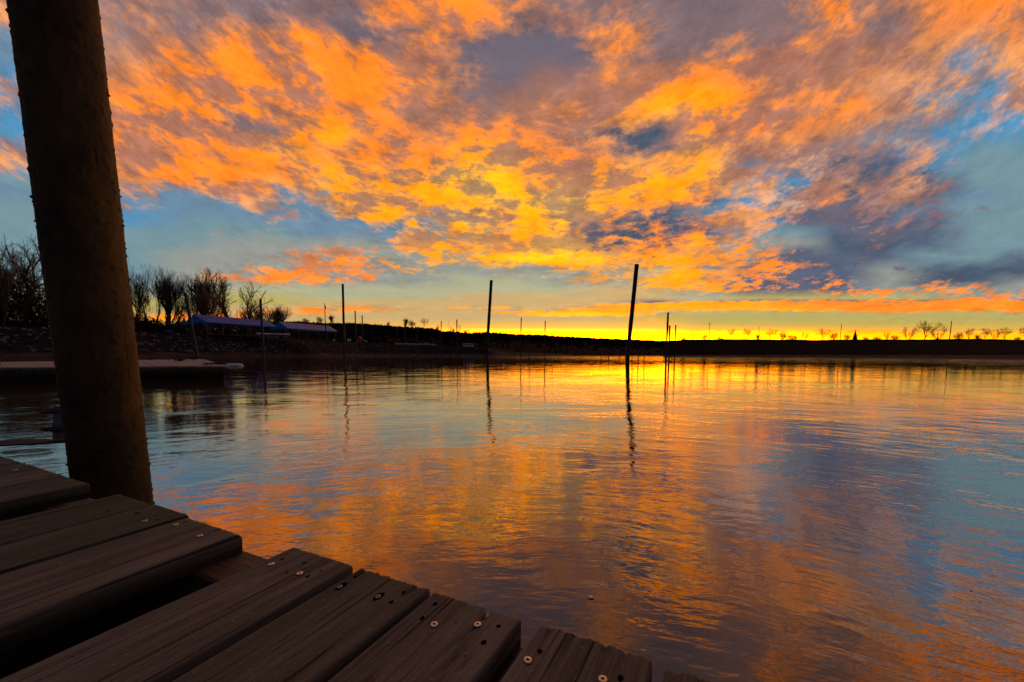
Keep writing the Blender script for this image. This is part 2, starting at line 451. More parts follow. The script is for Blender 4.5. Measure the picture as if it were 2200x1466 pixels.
def pile_fn(nt):
    p = objco(nt)
    a = nt.noise(scaled(nt, p, 1, 1, 0.35), 6.0, 8, 0.7)
    b = nt.noise(p, 34.0, 8, 0.75)
    vo = nt.n('ShaderNodeTexVoronoi'); nt.put(vo.inputs['Vector'], p); vo.inputs['Scale'].default_value = 60
    c = nt.mix(nt.remap(a, 0.36, 0.62), (0.014, 0.012, 0.005), (0.135, 0.088, 0.018))
    c = nt.mix(nt.m('MULTIPLY', nt.remap(b, 0.5, 0.68), 0.55), c, (0.050, 0.050, 0.020))
    c = nt.mix(nt.remap(b, 0.37, 0.30), c, (0.014, 0.008, 0.005))
    c = nt.mix(nt.m('MULTIPLY', nt.remap(nt.noise(p, 11, 4, 0.6), 0.60, 0.70), 0.7), c, (0.020, 0.012, 0.008))
    ck = nt.noise(scaled(nt, p, 26, 26, 1.6), 1.0, 4, 0.6)
    ckm = nt.remap(ck, 0.36, 0.31)
    c = nt.mix(nt.m('MULTIPLY', ckm, 0.75), c, (0.006, 0.004, 0.003))
    _, _, pz = nt.sep(p)
    wl = nt.m('ADD', pz, nt.m('MULTIPLY', nt.noise(p, 9, 4, 0.6), 0.3))
    c = nt.mix(nt.m('MULTIPLY', nt.remap(wl, 0.75, 0.55), 0.6), c, (0.022, 0.026, 0.010))
    h = nt.m('ADD', nt.m('MULTIPLY', b, 0.8), nt.m('MULTIPLY', vo.outputs['Distance'], 0.25))
    h = nt.m('ADD', h, nt.m('MULTIPLY', a, 1.4))
    h = nt.m('SUBTRACT', h, nt.m('MULTIPLY', ckm, 0.9))
    return principled(nt, c, 0.72, 0.0, bump(nt, h, 0.004), 0.3)
M['pile'] = material('scaly_rusted_pile', pile_fn)
M['pole'] = mottled('rusty_pipe', (0.012, 0.011, 0.014), (0.034, 0.022, 0.016), 2.2, 0.7, 0.004, (1, 1, 0.25))
M['pole_blue'] = mottled('blue_painted_pipe', (0.012, 0.026, 0.070), (0.022, 0.042, 0.095), 2.2, 0.55, 0.002, (1, 1, 0.25))
M['pole_rim'] = mottled('pipe_rim', (0.020, 0.016, 0.014), (0.05, 0.03, 0.02), 6)
M['galv'] = mottled('galvanised_plate', (0.16, 0.19, 0.22), (0.30, 0.34, 0.38), 18, 0.5, 0.001, metal=0.3)
M['bolt'] = mottled('dark_bolt', (0.015, 0.015, 0.018), (0.04, 0.038, 0.04), 60, 0.6, metal=0.3)
M['beam'] = mottled('dark_beam', (0.028, 0.030, 0.026), (0.07, 0.068, 0.058), 12, 0.9, 0.003, spec=0.1)
M['white_rubber'] = mottled('white_bumper', (0.80, 0.77, 0.77), (0.90, 0.88, 0.88), 6, 0.6, 0.002)
M['black_slot'] = mottled('slot_black', (0.01, 0.01, 0.01), (0.02, 0.02, 0.02), 20)
M['fascia'] = mottled('yellow_fascia', (0.22, 0.13, 0.035), (0.38, 0.24, 0.07), 4, 0.8, 0.004)
M['dock_side'] = mottled('dark_dock_float', (0.010, 0.012, 0.007), (0.035, 0.036, 0.016), 5, 0.8, 0.01)
M['weed'] = mottled('dry_weed', (0.05, 0.055, 0.018), (0.17, 0.15, 0.05), 9, 0.9)
M['rope'] = mottled('black_rope', (0.015, 0.013, 0.012), (0.045, 0.038, 0.034), 40, 0.9, 0.004)
M['rock'] = mottled('riprap_rock', (0.05, 0.046, 0.046), (0.31, 0.28, 0.28), 0.9, 0.92, 0.08, spec=0.06)
M['rock_gap'] = mottled('rock_gaps', (0.014, 0.011, 0.010), (0.05, 0.038, 0.035), 0.8, 0.95, 0.08, spec=0.06)
M['mud'] = mottled('mud', (0.035, 0.026, 0.022), (0.105, 0.076, 0.062), 0.35, 0.9, 0.05, spec=0.08)
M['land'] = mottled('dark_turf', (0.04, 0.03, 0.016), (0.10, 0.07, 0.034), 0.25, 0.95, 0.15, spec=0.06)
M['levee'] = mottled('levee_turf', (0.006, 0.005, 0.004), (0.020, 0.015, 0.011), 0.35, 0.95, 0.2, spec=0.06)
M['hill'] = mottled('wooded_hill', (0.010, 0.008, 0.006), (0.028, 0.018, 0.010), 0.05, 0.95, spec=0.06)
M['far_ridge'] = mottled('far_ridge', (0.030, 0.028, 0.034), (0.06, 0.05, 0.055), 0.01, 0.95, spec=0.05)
M['bark'] = mottled('bark', (0.05, 0.042, 0.030), (0.13, 0.105, 0.075), 3.0, 0.95)
M['twig'] = mottled('twig', (0.06, 0.046, 0.030), (0.15, 0.115, 0.070), 1.0, 0.95)
M['thicket'] = mottled('thicket', (0.02, 0.018, 0.010), (0.07, 0.060, 0.032), 0.4, 0.95)
M['needles'] = mottled('needles', (0.006, 0.009, 0.005), (0.018, 0.024, 0.010), 1.0, 0.95)
M['blue_paint'] = mottled('bright_blue_paint', (0.002, 0.26, 0.80), (0.006, 0.32, 0.90), 1.0, 0.55)
M['roof_near'] = mottled('blue_metal_roof', (0.13, 0.20, 0.62), (0.20, 0.28, 0.74), 0.5, 0.6, spec=0.2)
M['roof'] = mottled('lavender_metal_roof', (0.24, 0.30, 0.62), (0.34, 0.40, 0.74), 0.5, 0.5)
M['post'] = mottled('pavilion_post', (0.10, 0.09, 0.08), (0.20, 0.17, 0.15), 2.0)
M['pale_wall'] = mottled('pale_wall', (0.20, 0.24, 0.30), (0.28, 0.32, 0.38), 1.0)
M['white'] = mottled('white_paint', (0.82, 0.80, 0.80), (0.92, 0.90, 0.90), 1.2, 0.5)
M['window'] = mottled('dark_window', (0.01, 0.01, 0.012), (0.02, 0.02, 0.024), 3, 0.15)
M['orange'] = mottled('orange_plastic', (0.85, 0.22, 0.03), (0.95, 0.32, 0.05), 2, 0.5)
M['yellow'] = mottled('yellow_plastic', (0.85, 0.50, 0.14), (0.95, 0.60, 0.20), 2, 0.5)
M['blue_plastic'] = mottled('blue_plastic', (0.02, 0.04, 0.42), (0.03, 0.06, 0.55), 2, 0.4)
M['util'] = mottled('utility_pole_wood', (0.020, 0.015, 0.010), (0.05, 0.036, 0.024), 2)
M['foam'] = mottled('white_foam', (0.85, 0.80, 0.74), (0.95, 0.90, 0.86), 90, 0.8)
M['tyre'] = mottled('tyre', (0.01, 0.01, 0.01), (0.025, 0.025, 0.025), 5)

# ================================================================ water
def water_fn(nt):
    geo = nt.n('ShaderNodeNewGeometry')
    p = geo.outputs['Position']
    wx, wy, wz = nt.sep(p)
    dist = nt.m('SQRT', nt.m('ADD', nt.m('MULTIPLY', wx, wx), nt.m('MULTIPLY', wy, wy)))
    # swell, ripples and capillary ripples; each runs its own way
    bend = nt.noise(p, 0.55, 3, 0.5, color=True)
    vb = nt.n('ShaderNodeVectorMath', operation='MULTIPLY_ADD')
    nt.put(vb.inputs[0], bend); vb.inputs[1].default_value = (0.55, 0.55, 0.0); nt.put(vb.inputs[2], p)
    q = vb.outputs[0]
    def waves(src, along, across, ang, det, rough):
        return nt.noise(scaled(nt, src, along, across, 1.0, (0, 0, math.radians(ang))), 1.0, det, rough)
    # rings running out from the rocking dock
    qx, qy, qz = nt.sep(q)
    rx, ry = nt.m('SUBTRACT', qx, 0.1), nt.m('ADD', qy, 0.9)
    rr_ = nt.m('SQRT', nt.m('ADD', nt.m('MULTIPLY', rx, rx), nt.m('MULTIPLY', ry, ry)))
    th_ = nt.m('ARCTAN2', rx, ry)
    ring1 = nt.noise(nt.xyz(nt.m('MULTIPLY', th_, 4.5), nt.m('MULTIPLY', rr_, 5.2), 0.0), 1.0, 3, 0.55)
    ring2 = nt.noise(nt.xyz(nt.m('MULTIPLY', th_, 9.0), nt.m('MULTIPLY', rr_, 13.0), 4.0), 1.0, 3, 0.55)
    swell = waves(q, 0.6, 1.6, 12, 2, 0.5)
    rip2 = waves(q, 3.4, 8.0, -12, 3, 0.55)
    cap = waves(q, 9.0, 22.0, 14, 3, 0.6)
    calm = nt.noise(scaled(nt, p, 0.16, 0.42, 1.0, (0, 0, 0.3)), 1.0, 4, 0.55)
    calm = nt.remap(calm, 0.38, 0.60, 0.40, 1.15)
    patch = nt.remap(nt.noise(p, 0.9, 3, 0.5), 0.38, 0.62, 0.30, 1.2)
    h = nt.m('ADD', nt.m('MULTIPLY', swell, 0.0080), nt.m('MULTIPLY', nt.m('MULTIPLY', ring1, patch), 0.0110))
    h = nt.m('ADD', h, nt.m('MULTIPLY', nt.m('MULTIPLY', ring2, patch), nt.remap(dist, 2.0, 14.0, 0.0052, 0.0020)))
    h = nt.m('ADD', h, nt.m('MULTIPLY', rip2, 0.0034))
    h = nt.m('ADD', h, nt.m('MULTIPLY', nt.m('MULTIPLY', cap, patch), 0.0022))
    h = nt.m('MULTIPLY', h, calm)
    far = nt.remap(nt.m('LOGARITHM', nt.m('MAXIMUM', dist, 1.0), 10.0), 0.3, 1.6, 1.0, 0.22)
    # a breath of wind roughens the open water towards the far shore
    wind = nt.m('MULTIPLY', nt.remap(dist, 45.0, 110.0), nt.remap(wx, -25.0, 25.0))
    far = nt.m('ADD', far, nt.m('MULTIPLY', wind, 1.3))
    nrm = bump(nt, h, 1.0, far)
    lw = nt.n('ShaderNodeLayerWeight'); lw.inputs['Blend'].default_value = 0.5
    nt.put(lw.inputs['Normal'], nrm)
    refl = nt.m('MULTIPLY_ADD', nt.m('POWER', lw.outputs['Facing'], 2.1), 0.96, 0.02, clamp=True)
    gl = nt.n('ShaderNodeBsdfGlossy'); gl.inputs['Color'].default_value = (0.93, 0.93, 0.95, 1)
    nt.put(gl.inputs['Roughness'], nt.remap(dist, 5.0, 120.0, 0.02, 0.05)); nt.put(gl.inputs['Normal'], nrm)
    silt = nt.mix(nt.noise(p, 0.8, 4, 0.6), (0.080, 0.050, 0.018), (0.120, 0.076, 0.028))
    df = nt.n('ShaderNodeBsdfDiffuse'); nt.put(df.inputs['Color'], silt)
    mx = nt.n('ShaderNodeMixShader')
    nt.put(mx.inputs[0], refl)
    nt.t.links.new(df.outputs[0], mx.inputs[1]); nt.t.links.new(gl.outputs[0], mx.inputs[2])
    return mx.outputs[0]
M['water'] = material('lake_water', water_fn)
b = MB()
b.add([(-2500, -400, 0), (2500, -400, 0), (2500, 2600, 0), (-2500, 2600, 0)], [(0, 1, 2, 3)])
structure(b.build('water', M['water']))

# ================================================================ left bank: mud, rock slope, land behind
CREST_Z = 7.5
#        px, crest y, distance of the waterline, distance of the crest, crest z
BANK = []
for px_, yc, zc in [(-900, 703, 7.5), (-400, 702, 7.5), (-150, 702, 7.5), (0, 703, 7.5), (100, 706, 7.5), (200, 709, 7.5), (300, 714, 7.5), (430, 719, 7.5), (560, 726, 7.5),
                    (660, 732, 7.5), (760, 737, 7.5), (830, 739.5, 7.3), (900, 742, 7.0), (970, 744.5, 6.4), (1040, 747.5, 5.4), (1085, 752, 4.0), (1130, 755, 3.0),
                    (1175, 758, 2.2), (1212, 760.5, 1.4)]:
    hy = HOR + (px_ - 1100) * math.sin(ROLL)
    dcr = (zc - CAM_Z) * F_PX / (hy - yc)
    if zc < 4.5: dcr = {4.0: 300, 3.0: 330, 2.2: 380, 1.4: 420}[zc]
    uu = (px_ - 1100) / F_PX
    BANK.append((uu, dcr, zc))
n_b = len(BANK)
def bank_dirs():
    pts = [Vector((uu * d, d, 0)) for uu, d, z in BANK]
    out = []
    for i in range(n_b):
        t = (pts[min(i + 1, n_b - 1)] - pts[max(i - 1, 0)]).normalized()
        nrm_ = Vector((t.y, -t.x, 0))           # towards the water
        out.append((pts[i], nrm_, t))
    return out
BD = bank_dirs()
def bank_pt(s_, r):
    """s_: position along the bank (0..n_b-1), r: 0 crest .. 1 foot of rocks .. 2 below the waterline"""
    i = min(int(s_), n_b - 2); f_ = s_ - i
    P_ = BD[i][0].lerp(BD[i + 1][0], f_); N_ = BD[i][1].lerp(BD[i + 1][1], f_).normalized()
    zc = BANK[i][2] * (1 - f_) + BANK[i + 1][2] * f_
    zm = min(1.5, zc * 0.45)
    run = (zc - zm) * 1.55
    if r <= 1:
        q_ = P_ + N_ * (run * r); q_.z = zc + (zm - zc) * r
    else:
        q_ = P_ + N_ * (run + (r - 1) * 7.0); q_.z = zm + (-0.45 - zm) * (r - 1)
    return q_
def strip(name, r0, r1, nr, mat, amp_, sc_):
    mb = MB(); ns = (n_b - 1) * 10
    vs = []
    for a in range(ns + 1):
        for k in range(nr + 1):
            r_ = r0 + (r1 - r0) * k / nr
            q_ = bank_pt(a / 10, r_)
            j = amp_ * mnoise.noise(q_ * sc_) if 0 < k else 0
            vs.append(q_ + Vector((0, 0, j)))
    fs = [(a * (nr + 1) + k, a * (nr + 1) + k + 1, (a + 1) * (nr + 1) + k + 1, (a + 1) * (nr + 1) + k) for a in range(ns) for k in range(nr)]
    mb.add(vs, fs)
    return structure(mb.build(name, mat, smooth=True))
strip('bank_slope', 0.0, 1.35, 8, M['rock_gap'], 0.25, 0.5)
strip('mud_shore', 1.0, 2.0, 6, M['mud'], 0.16, 0.25)
# turf plateau running back from the crest to the hills
mb = MB(); vs = []
back = [0, 1.2, 6, 25, 80, 220, 600]
for i in range(n_b):
    P_, N_, _t = BD[i]; z = BANK[i][2]
    away = Vector((-0.55, 0.83, 0)) if i < 12 else Vector((-0.35, 0.94, 0))
    for k, bb in enumerate(back):
        q_ = P_ + away * bb
        vs.append((q_.x, q_.y, z + (0.02 if k == 0 else (0.10 if k == 1 else 0.1)) + (1.0 if k > 3 else 0)))
nb_ = len(back)
mb.add(vs, [(i * nb_ + k, (i + 1) * nb_ + k, (i + 1) * nb_ + k + 1, i * nb_ + k + 1) for i in range(n_b - 1) for k in range(nb_ - 1)])
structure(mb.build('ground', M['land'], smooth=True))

# rocks: templates, the nearest ones as things, the rest of the slope as one mass
def rock_mesh(seed, rr=R):
    bm = bmesh.new()
    bmesh.ops.create_icosphere(bm, subdivisions=1, radius=0.5)
    off = Vector((seed * 7.3, seed * 3.1, 0))
    for v_ in bm.verts:
        k = 1 + 0.55 * mnoise.noise(v_.co * 2.3 + off)
        v_.co = Vector((v_.co.x * k * 1.15, v_.co.y * k, v_.co.z * k * 0.62))
    me = bpy.data.meshes.new('rock')
    bm.to_mesh(me); bm.free()
    return me
RT = [rock_mesh(i) for i in range(9)]
for me in RT: me.materials.append(M['rock'])
rr = random.Random(11)
spots = []
for s_i in range(3, 16):
    length = (BD[s_i + 1][0] - BD[s_i][0]).length if s_i + 1 < n_b else 0
    dens = 5.2 if s_i < 9 else (2.0 if s_i < 12 else 0.9)
    for _ in range(int(length * dens)):
        s_ = s_i + rr.random(); r_ = rr.random() ** 0.9
        spots.append((bank_pt(s_, r_), 0.55 + 0.75 * rr.random() ** 2))
def shows(q):
    r_ = q - CAM
    x_ = 1100 + r_.x / r_.y * F_PX
    return x_
vis = [t for t in spots if 0 < shows(t[0]) < 2200 and not (95 < shows(t[0]) < 300)]
vis.sort(key=lambda t: -t[1] / (t[0] - CAM).length)
near_set = set(id(t) for t in vis[:290])
ROCK_LABELS = 'grey brown angular rock in the riprap slope of the left bank'
for t in vis[:290]:
    o = bpy.data.objects.new('rock', rr.choice(RT))
    col.objects.link(o)
    o.location = t[0] + Vector((0, 0, 0.12)); o.scale = (t[1] * 1.1,) * 3
    o.rotation_euler = (rr.uniform(-.5, .5), rr.uniform(-.5, .5), rr.uniform(0, 6.28))
    tag(o, ROCK_LABELS, 'rock', 'rocks of the riprap bank')
mb = MB()
for t in spots:
    if id(t) in near_set: continue
    me = rr.choice(RT)
    Mx = Matrix.Translation(t[0] + Vector((0, 0, 0.08))) @ Matrix.Rotation(rr.uniform(0, 6.28), 4, 'Z') @ Matrix.Rotation(rr.uniform(-.5, .5), 4, 'X') @ Matrix.Scale(t[1], 4)
    mb.add([Mx @ v_.co for v_ in me.vertices], [tuple(p_.vertices) for p_ in me.polygons])
o = mb.build('riprap', M['rock']); o['kind'] = 'stuff'
tag(o, 'dark rubble riprap covering the rest of the left bank', 'riprap')

# far shore, hills, levee
def ridge(name, pts, d0, dbase, mat, zbase=-0.5, rough_=0.0, back_=80, step=6, seed=0):
    """pts: skyline (px, y, distance)"""
    mb = MB(); vs = []; ns = 0
    x0, x1 = pts[0][0], pts[-1][0]
    x = x0
    while x <= x1 + 0.1:
        for i in range(len(pts) - 1):
            if pts[i][0] <= x <= pts[i + 1][0]:
                f_ = (x - pts[i][0]) / (pts[i + 1][0] - pts[i][0])
                y = pts[i][1] * (1 - f_) + pts[i + 1][1] * f_
                d = pts[i][2] * (1 - f_) + pts[i + 1][2] * f_
                dw = pts[i][3] * (1 - f_) + pts[i + 1][3] * f_
                break
        top = at(x, y, d)
        top.z += rough_ * mnoise.noise(Vector((x * 0.11, seed, 0)))
        uu = ray(x, HOR).x
        foot = Vector((uu * dw, dw, zbase))
        vs.append(foot)
        for k in (0.12, 0.35, 0.65, 0.88, 1.0):
            q_ = foot.lerp(top, k); q_.z = zbase + (top.z - zbase) * (k ** 0.8)
            if k < 1: q_.z += rough_ * 0.6 * mnoise.noise(q_ * 0.05)
            vs.append(q_)
        vs.append(Vector((uu * (d + back_), d + back_, top.z - 0.2)))
        ns += 1; x += step
    m_ = 7
    mb.add(vs, [(i * m_ + k, (i + 1) * m_ + k, (i + 1) * m_ + k + 1, i * m_ + k + 1) for i in range(ns - 1) for k in range(m_ - 1)])
    return structure(mb.build(name, mat, smooth=True))
SKY_L = [(520, 696, 380, 250), (600, 694, 400, 260), (640, 693, 420, 270), (700, 697, 450, 280), (760, 697, 480, 300), (800, 699, 500, 320), (850, 704, 520, 340), (900, 706, 540, 360), (930, 708, 560, 380), (950, 714, 580, 400),
         (1000, 718, 600, 420), (1060, 716, 640, 460), (1100, 719.5, 680, 480), (1160, 721, 720, 500), (1200, 724, 740, 520), (1300, 729, 760, 540), (1400, 733, 780, 560), (1450, 737, 790, 580), (1560, 740, 800, 600)]
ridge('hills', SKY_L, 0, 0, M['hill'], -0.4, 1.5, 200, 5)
LEV = [(1425, 737.0, 262, 250), (1440, 736.2, 258, 246), (1600, 735.0, 200, 186), (1800, 734.2, 150, 137), (2000, 733.5, 118, 105), (2200, 733.5, 94, 83), (2500, 733, 76, 66), (3200, 732, 52, 44)]
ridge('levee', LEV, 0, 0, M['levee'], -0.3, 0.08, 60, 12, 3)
DIST = [(1300, 735, 2600, 2400)] + [(x_, 729.5 + 2.6 * mnoise.noise(Vector((x_ * .006, 7, 0))) + 1.2 * mnoise.noise(Vector((x_ * .03, 2, 0))), 2600, 2400) for x_ in range(1450, 2500, 30)]
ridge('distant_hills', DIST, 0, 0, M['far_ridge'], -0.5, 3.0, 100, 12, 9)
# thin strip of mud at the foot of the levee
mb = MB(); vs = []
for px_, y, d, dw in LEV:
    uu = ray(px_, HOR).x
    for dd, z in ((dw - 3.0, -0.25), (dw - 1.0, 0.12), (dw + 2.0, 0.85)):
        vs.append((uu * dd, dd, z))
mb.add(vs, [(i * 3 + k, (i + 1) * 3 + k, (i + 1) * 3 + k + 1, i * 3 + k + 1) for i in range(len(LEV) - 1) for k in range(2)])
structure(mb.build('levee_shore', M['mud'], smooth=True))
# low spit at the end of the left bank
mb = MB(); vs = []
for px_, y, d in ((1000, 757.5, 250), (1060, 757.0, 258), (1120, 758.0, 270), (1180, 760.0, 290), (1230, 762.0, 330)):
    uu = ray(px_, HOR).x
    z = at(px_, y, d).z
    for dd, zz_ in ((d - 14, -0.3), (d - 4, z * 0.5), (d, z), (d + 30, z), (d + 60, -0.3)):
        vs.append((uu * dd, dd, zz_))
mb.add(vs, [(i * 5 + k, (i + 1) * 5 + k, (i + 1) * 5 + k + 1, i * 5 + k + 1) for i in range(4) for k in range(4)])
structure(mb.build('mud_spit', M['mud'], smooth=True))

# ================================================================ near dock
H = 0.35                                   # eye above the boards
DZ = CAM_Z - H                             # board surface above the water
EV = Vector((0.9155, -0.4023, 0)); NV = Vector((0.4023, 0.9155, 0))
EDGE = 1.225 * H
PL_RZ = math.radians(-26.3)
dock = thing('wooden_dock', 'brown weathered board dock with two boards missing, in the near left corner', 'dock')

def make_screw(parent, loc, rad=0.0052, old=False, turn=0.0, sink=0.0):
    mb = MB(); n = 22
    ring = lambda r_, z: [(r_ * math.cos(2 * math.pi * k / n), r_ * math.sin(2 * math.pi * k / n), z) for k in range(n)]
    vs = ring(rad, 0.0000) + ring(rad * 0.97, 0.0008) + ring(rad * 0.80, 0.0011) + [(0, 0, 0.0012)]
    fs = []
    for a in range(2):
        for k in range(n): fs.append((a * n + k, a * n + (k + 1) % n, (a + 1) * n + (k + 1) % n, (a + 1) * n + k))
    for k in range(n): fs.append((2 * n + k, 2 * n + (k + 1) % n, 3 * n))
    mb.add(vs, fs)
    L_, w_ = rad * 0.50, rad * 0.10
    for ang in (turn, turn + math.pi / 2):                   # cross recess, its shade laid on as flat black bars
        c, s_ = math.cos(ang), math.sin(ang)
        pts = [(-L_, -w_ * 0.5), (-L_ * 0.4, -w_ * 1.5), (L_ * 0.4, -w_ * 1.5), (L_, -w_ * 0.5), (L_, w_ * 0.5), (L_ * 0.4, w_ * 1.5), (-L_ * 0.4, w_ * 1.5), (-L_, w_ * 0.5)]
        mb.add([(x * c - y * s_, x * s_ + y * c, 0.00135 + 0.00003 * (ang != turn)) for x, y in pts], [tuple(range(8))], 1)
    o = mb.build('screw', [M['screw_old'] if old else M['screw'], M['hole']], parent, False)
    o.location = (loc[0], loc[1], 0.0004 - sink)
    o.rotation_euler = (R.uniform(-.06, .06), R.uniform(-.06, .06), 0)
    if old: o['label'] = 'tarnished screw sunk in a hole painted dark'
    return o

def make_plank(a0, a1, end=EDGE, screws=(), holes=(), cracks=(), mat='plank', seed=0, length=1.7, thick=0.038, label=None, notch=None, zoff=0.0, jag=0.0016, round_r=0.0036, ang=29.5):
    a0 *= H; a1 *= H
    w = (a1 - a0) * 0.9995
    org = EV * a0 + NV * end
    org.z = DZ + zoff
    Mx = Matrix.Translation(org) @ Matrix.Rotation(math.radians(-ang), 4, 'Z')
    inv = Mx.inverted()
    cr_loc = []
    for (p0, p1, wd, dp) in cracks:                          # cracks given by two picture points
        q0, q1 = inv @ on_z(*p0, DZ), inv @ on_z(*p1, DZ)
        cr_loc.append((q0, q1, wd, dp))
    xs = [0, .0012, .0032, round_r]
    k = round_r + 0.004
    while k < w - round_r - 0.002:
        xs.append(k); k += 0.0034
    xs += [w - round_r, w - .0032, w - .0012, w]
    ys = [0, -.001, -.003, -.006, -.010]
    k = 0.016
    while k < 0.50: ys.append(-k); k += 0.007
    while k < length: ys.append(-k); k += 0.03
    off = Vector((seed * 3.17, seed * 5.31, seed))
    nx, ny = len(xs), len(ys)
    vs = []
    def rnd_drop(t):
        return 0 if t >= round_r else -(round_r - math.sqrt(max(0, round_r ** 2 - (round_r - t) ** 2)))
    for x in xs:
        ej = jag * (mnoise.noise(Vector((x * 60, 0, 0)) + off) + 0.8 * mnoise.noise(Vector((x * 260, 4, 0)) + off)) * 1.6
        for j, y in enumerate(ys):
            fade = max(0.0, 1 + y / 0.05)
            yy_ = y + ej * fade + x * 0.101
            if notch:                                        # broken-away corner or slot at the end
                for (n0, n1, dep) in notch:
                    if n0 < x < n1: yy_ -= dep * fade * (0.6 + 0.4 * math.sin((x - n0) / (n1 - n0) * math.pi))
            z = rnd_drop(min(x, w - x)) + rnd_drop(-y * 0.9 + 0.0005) * 0.6
            z += 0.00025 * mnoise.noise(Vector((x * 25, y * 6, 0)) + off)
            for q0, q1, wd, dp in cr_loc:
                dy = q1.y - q0.y
                t = (y - q0.y) / dy if abs(dy) > 1e-6 else 0
                if 0 <= t <= 1:
                    xc_ = q0.x + (q1.x - q0.x) * t + 0.0012 * mnoise.noise(Vector((y * 60, 9, 0)) + off)
                    g = abs(x - xc_) / wd
                    if g < 1: z -= dp * (1 - g * g) * min(1, 6 * (1 - t), 1)
            wob = 0.0010 * mnoise.noise(Vector((y * 9, x > w / 2, 3)) + off)
            edge_f = 1 if (x < 0.004 or x > w - 0.004) else 0.4
            vs.append((x + wob * edge_f, yy_, z))
    mb = MB()
    fs = [(i * ny + j, i * ny + j + 1, (i + 1) * ny + j + 1, (i + 1) * ny + j) for i in range(nx - 1) for j in range(ny - 1)]
    mb.add(vs, fs)
    # outline of the top, dropped for the sides
    loop = [i * ny for i in range(nx)] + [(nx - 1) * ny + j for j in range(1, ny)] + [i * ny + ny - 1 for i in range(nx - 2, -1, -1)] + [j for j in range(ny - 2, 0, -1)]
    base = len(vs)
    low = [(vs[i][0], vs[i][1] - (0.001 if vs[i][1] > -0.01 else 0), -thick) for i in loop]
    n_l = len(loop)
    mb.v += low
    for k in range(n_l):
        k2 = (k + 1) % n_l
        mb.f.append((loop[k], loop[k2], base + k2, base + k)); mb.mi.append(0)
    mb.f.append(tuple(base + k for k in range(n_l))); mb.mi.append(0)
    for hx, hy, hr in holes:                                  # old nail holes, their inner shade painted as flat black patches
        q_ = inv @ on_z(hx, hy, DZ)
        n_ = 9
        zt = 0.0004
        mb.add([(q_.x + hr * 0.72 * (0.75 + 0.5 * R.random()) * math.cos(2 * math.pi * k / n_), q_.y + hr * 0.95 * (0.75 + 0.5 * R.random()) * math.sin(2 * math.pi * k / n_), zt) for k in range(n_)], [tuple(range(n_))], 1)
    o = mb.build('plank', [M[mat], M['hole']], dock, True)
    o.matrix_world = Mx
    if label: o['label'] = label
    for sc in screws:
        q_ = inv @ on_z(sc[0], sc[1], DZ)
        old = len(sc) > 2 and sc[2] == 'old'
        if old:
            n_ = 12
            hm = MB()
            hm.add([(q_.x + 0.0058 * (0.8 + 0.4 * R.random()) * math.cos(2 * math.pi * k / n_), q_.y + 0.0100 * (0.8 + 0.4 * R.random()) * math.sin(2 * math.pi * k / n_) + 0.002, 0.0004) for k in range(n_)], [tuple(range(n_))])
            pit = hm.build('screw_pit_shade', M['hole'], o)  # flat patch, the shade of the pit put into its colour
        else:
            n_ = 20
            hm = MB()
            hm.add([(q_.x + 0.0054 * (0.92 + 0.16 * R.random()) * math.cos(2 * math.pi * k / n_), q_.y + 0.0054 * (0.92 + 0.16 * R.random()) * math.sin(2 * math.pi * k / n_), 0.0004) for k in range(n_)], [tuple(range(n_))])
            hm.build('rust_stain', M['rust_ring'], o)
        make_screw(o, (q_.x, q_.y, 0), old=old, turn=R.uniform(0, 1.5), sink=-0.0001, rad=0.0040 if old else 0.0048)
    return o

make_plank(-6.80, -6.36, seed=21, mat='plank')
make_plank(-6.33, -5.93, seed=22, mat='plank_mossy')
make_plank(-5.90, -5.49, seed=1, mat='plank')
make_plank(-5.465, -5.06, seed=2, mat='plank_mossy', screws=[(33, 1010), ], jag=0.005)
make_plank(-5.04, -4.565, seed=3, mat='plank', cracks=[((118, 1019), (70, 1030), 0.004, 0.004)], jag=0.004)
make_plank(-4.545, -4.11, seed=4, mat='plank_mossy', holes=[(95, 1040, .003), (120, 1050, .003)], end=EDGE * 0.998)
make_plank(-3.62, -3.17, seed=5, mat='plank_mossy', holes=[(232, 1098, .004)], end=EDGE * 0.992)
make_plank(-3.155, -2.745, seed=6, mat='plank_mossy', screws=[(311, 1120)], holes=[(295, 1103, .006), (337, 1117, .004), (363, 1111, .003)], cracks=[((392, 1098), (350, 1114), 0.003, 0.002)])
make_plank(-2.725, -2.185, seed=7, mat='plank', screws=[(378, 1128), (430, 1152)], cracks=[((483, 1132), (440, 1149), 0.005, 0.006)], end=EDGE * 0.985, round_r=0.009,
           holes=[(398, 1122, .003)])
make_plank(-1.785, -1.368, seed=8, screws=[(583, 1213), (644, 1233)], holes=[(606, 1202, .0038), (654, 1210, .0038), (616, 1231, .0028), (661, 1239, .0042), (690, 1227, .003)],
           cracks=[((662, 1186), (540, 1250), 0.0028, 0.0018), ((520, 1262), (470, 1292), 0.0025, 0.0015)], end=EDGE * 1.004)
make_plank(-1.315, -0.928, seed=9, screws=[(730, 1262, 'old'), (812, 1283, 'old')], holes=[(763, 1240, .0040), (867, 1273, .0036), (841, 1294, .0040)],
           cracks=[((793, 1222), (762, 1240), 0.004, 0.005), ((903, 1259), (848, 1293), 0.0035, 0.004), ((690, 1330), (560, 1405), 0.0025, 0.0015)], end=EDGE * 1.004, jag=0.0028)
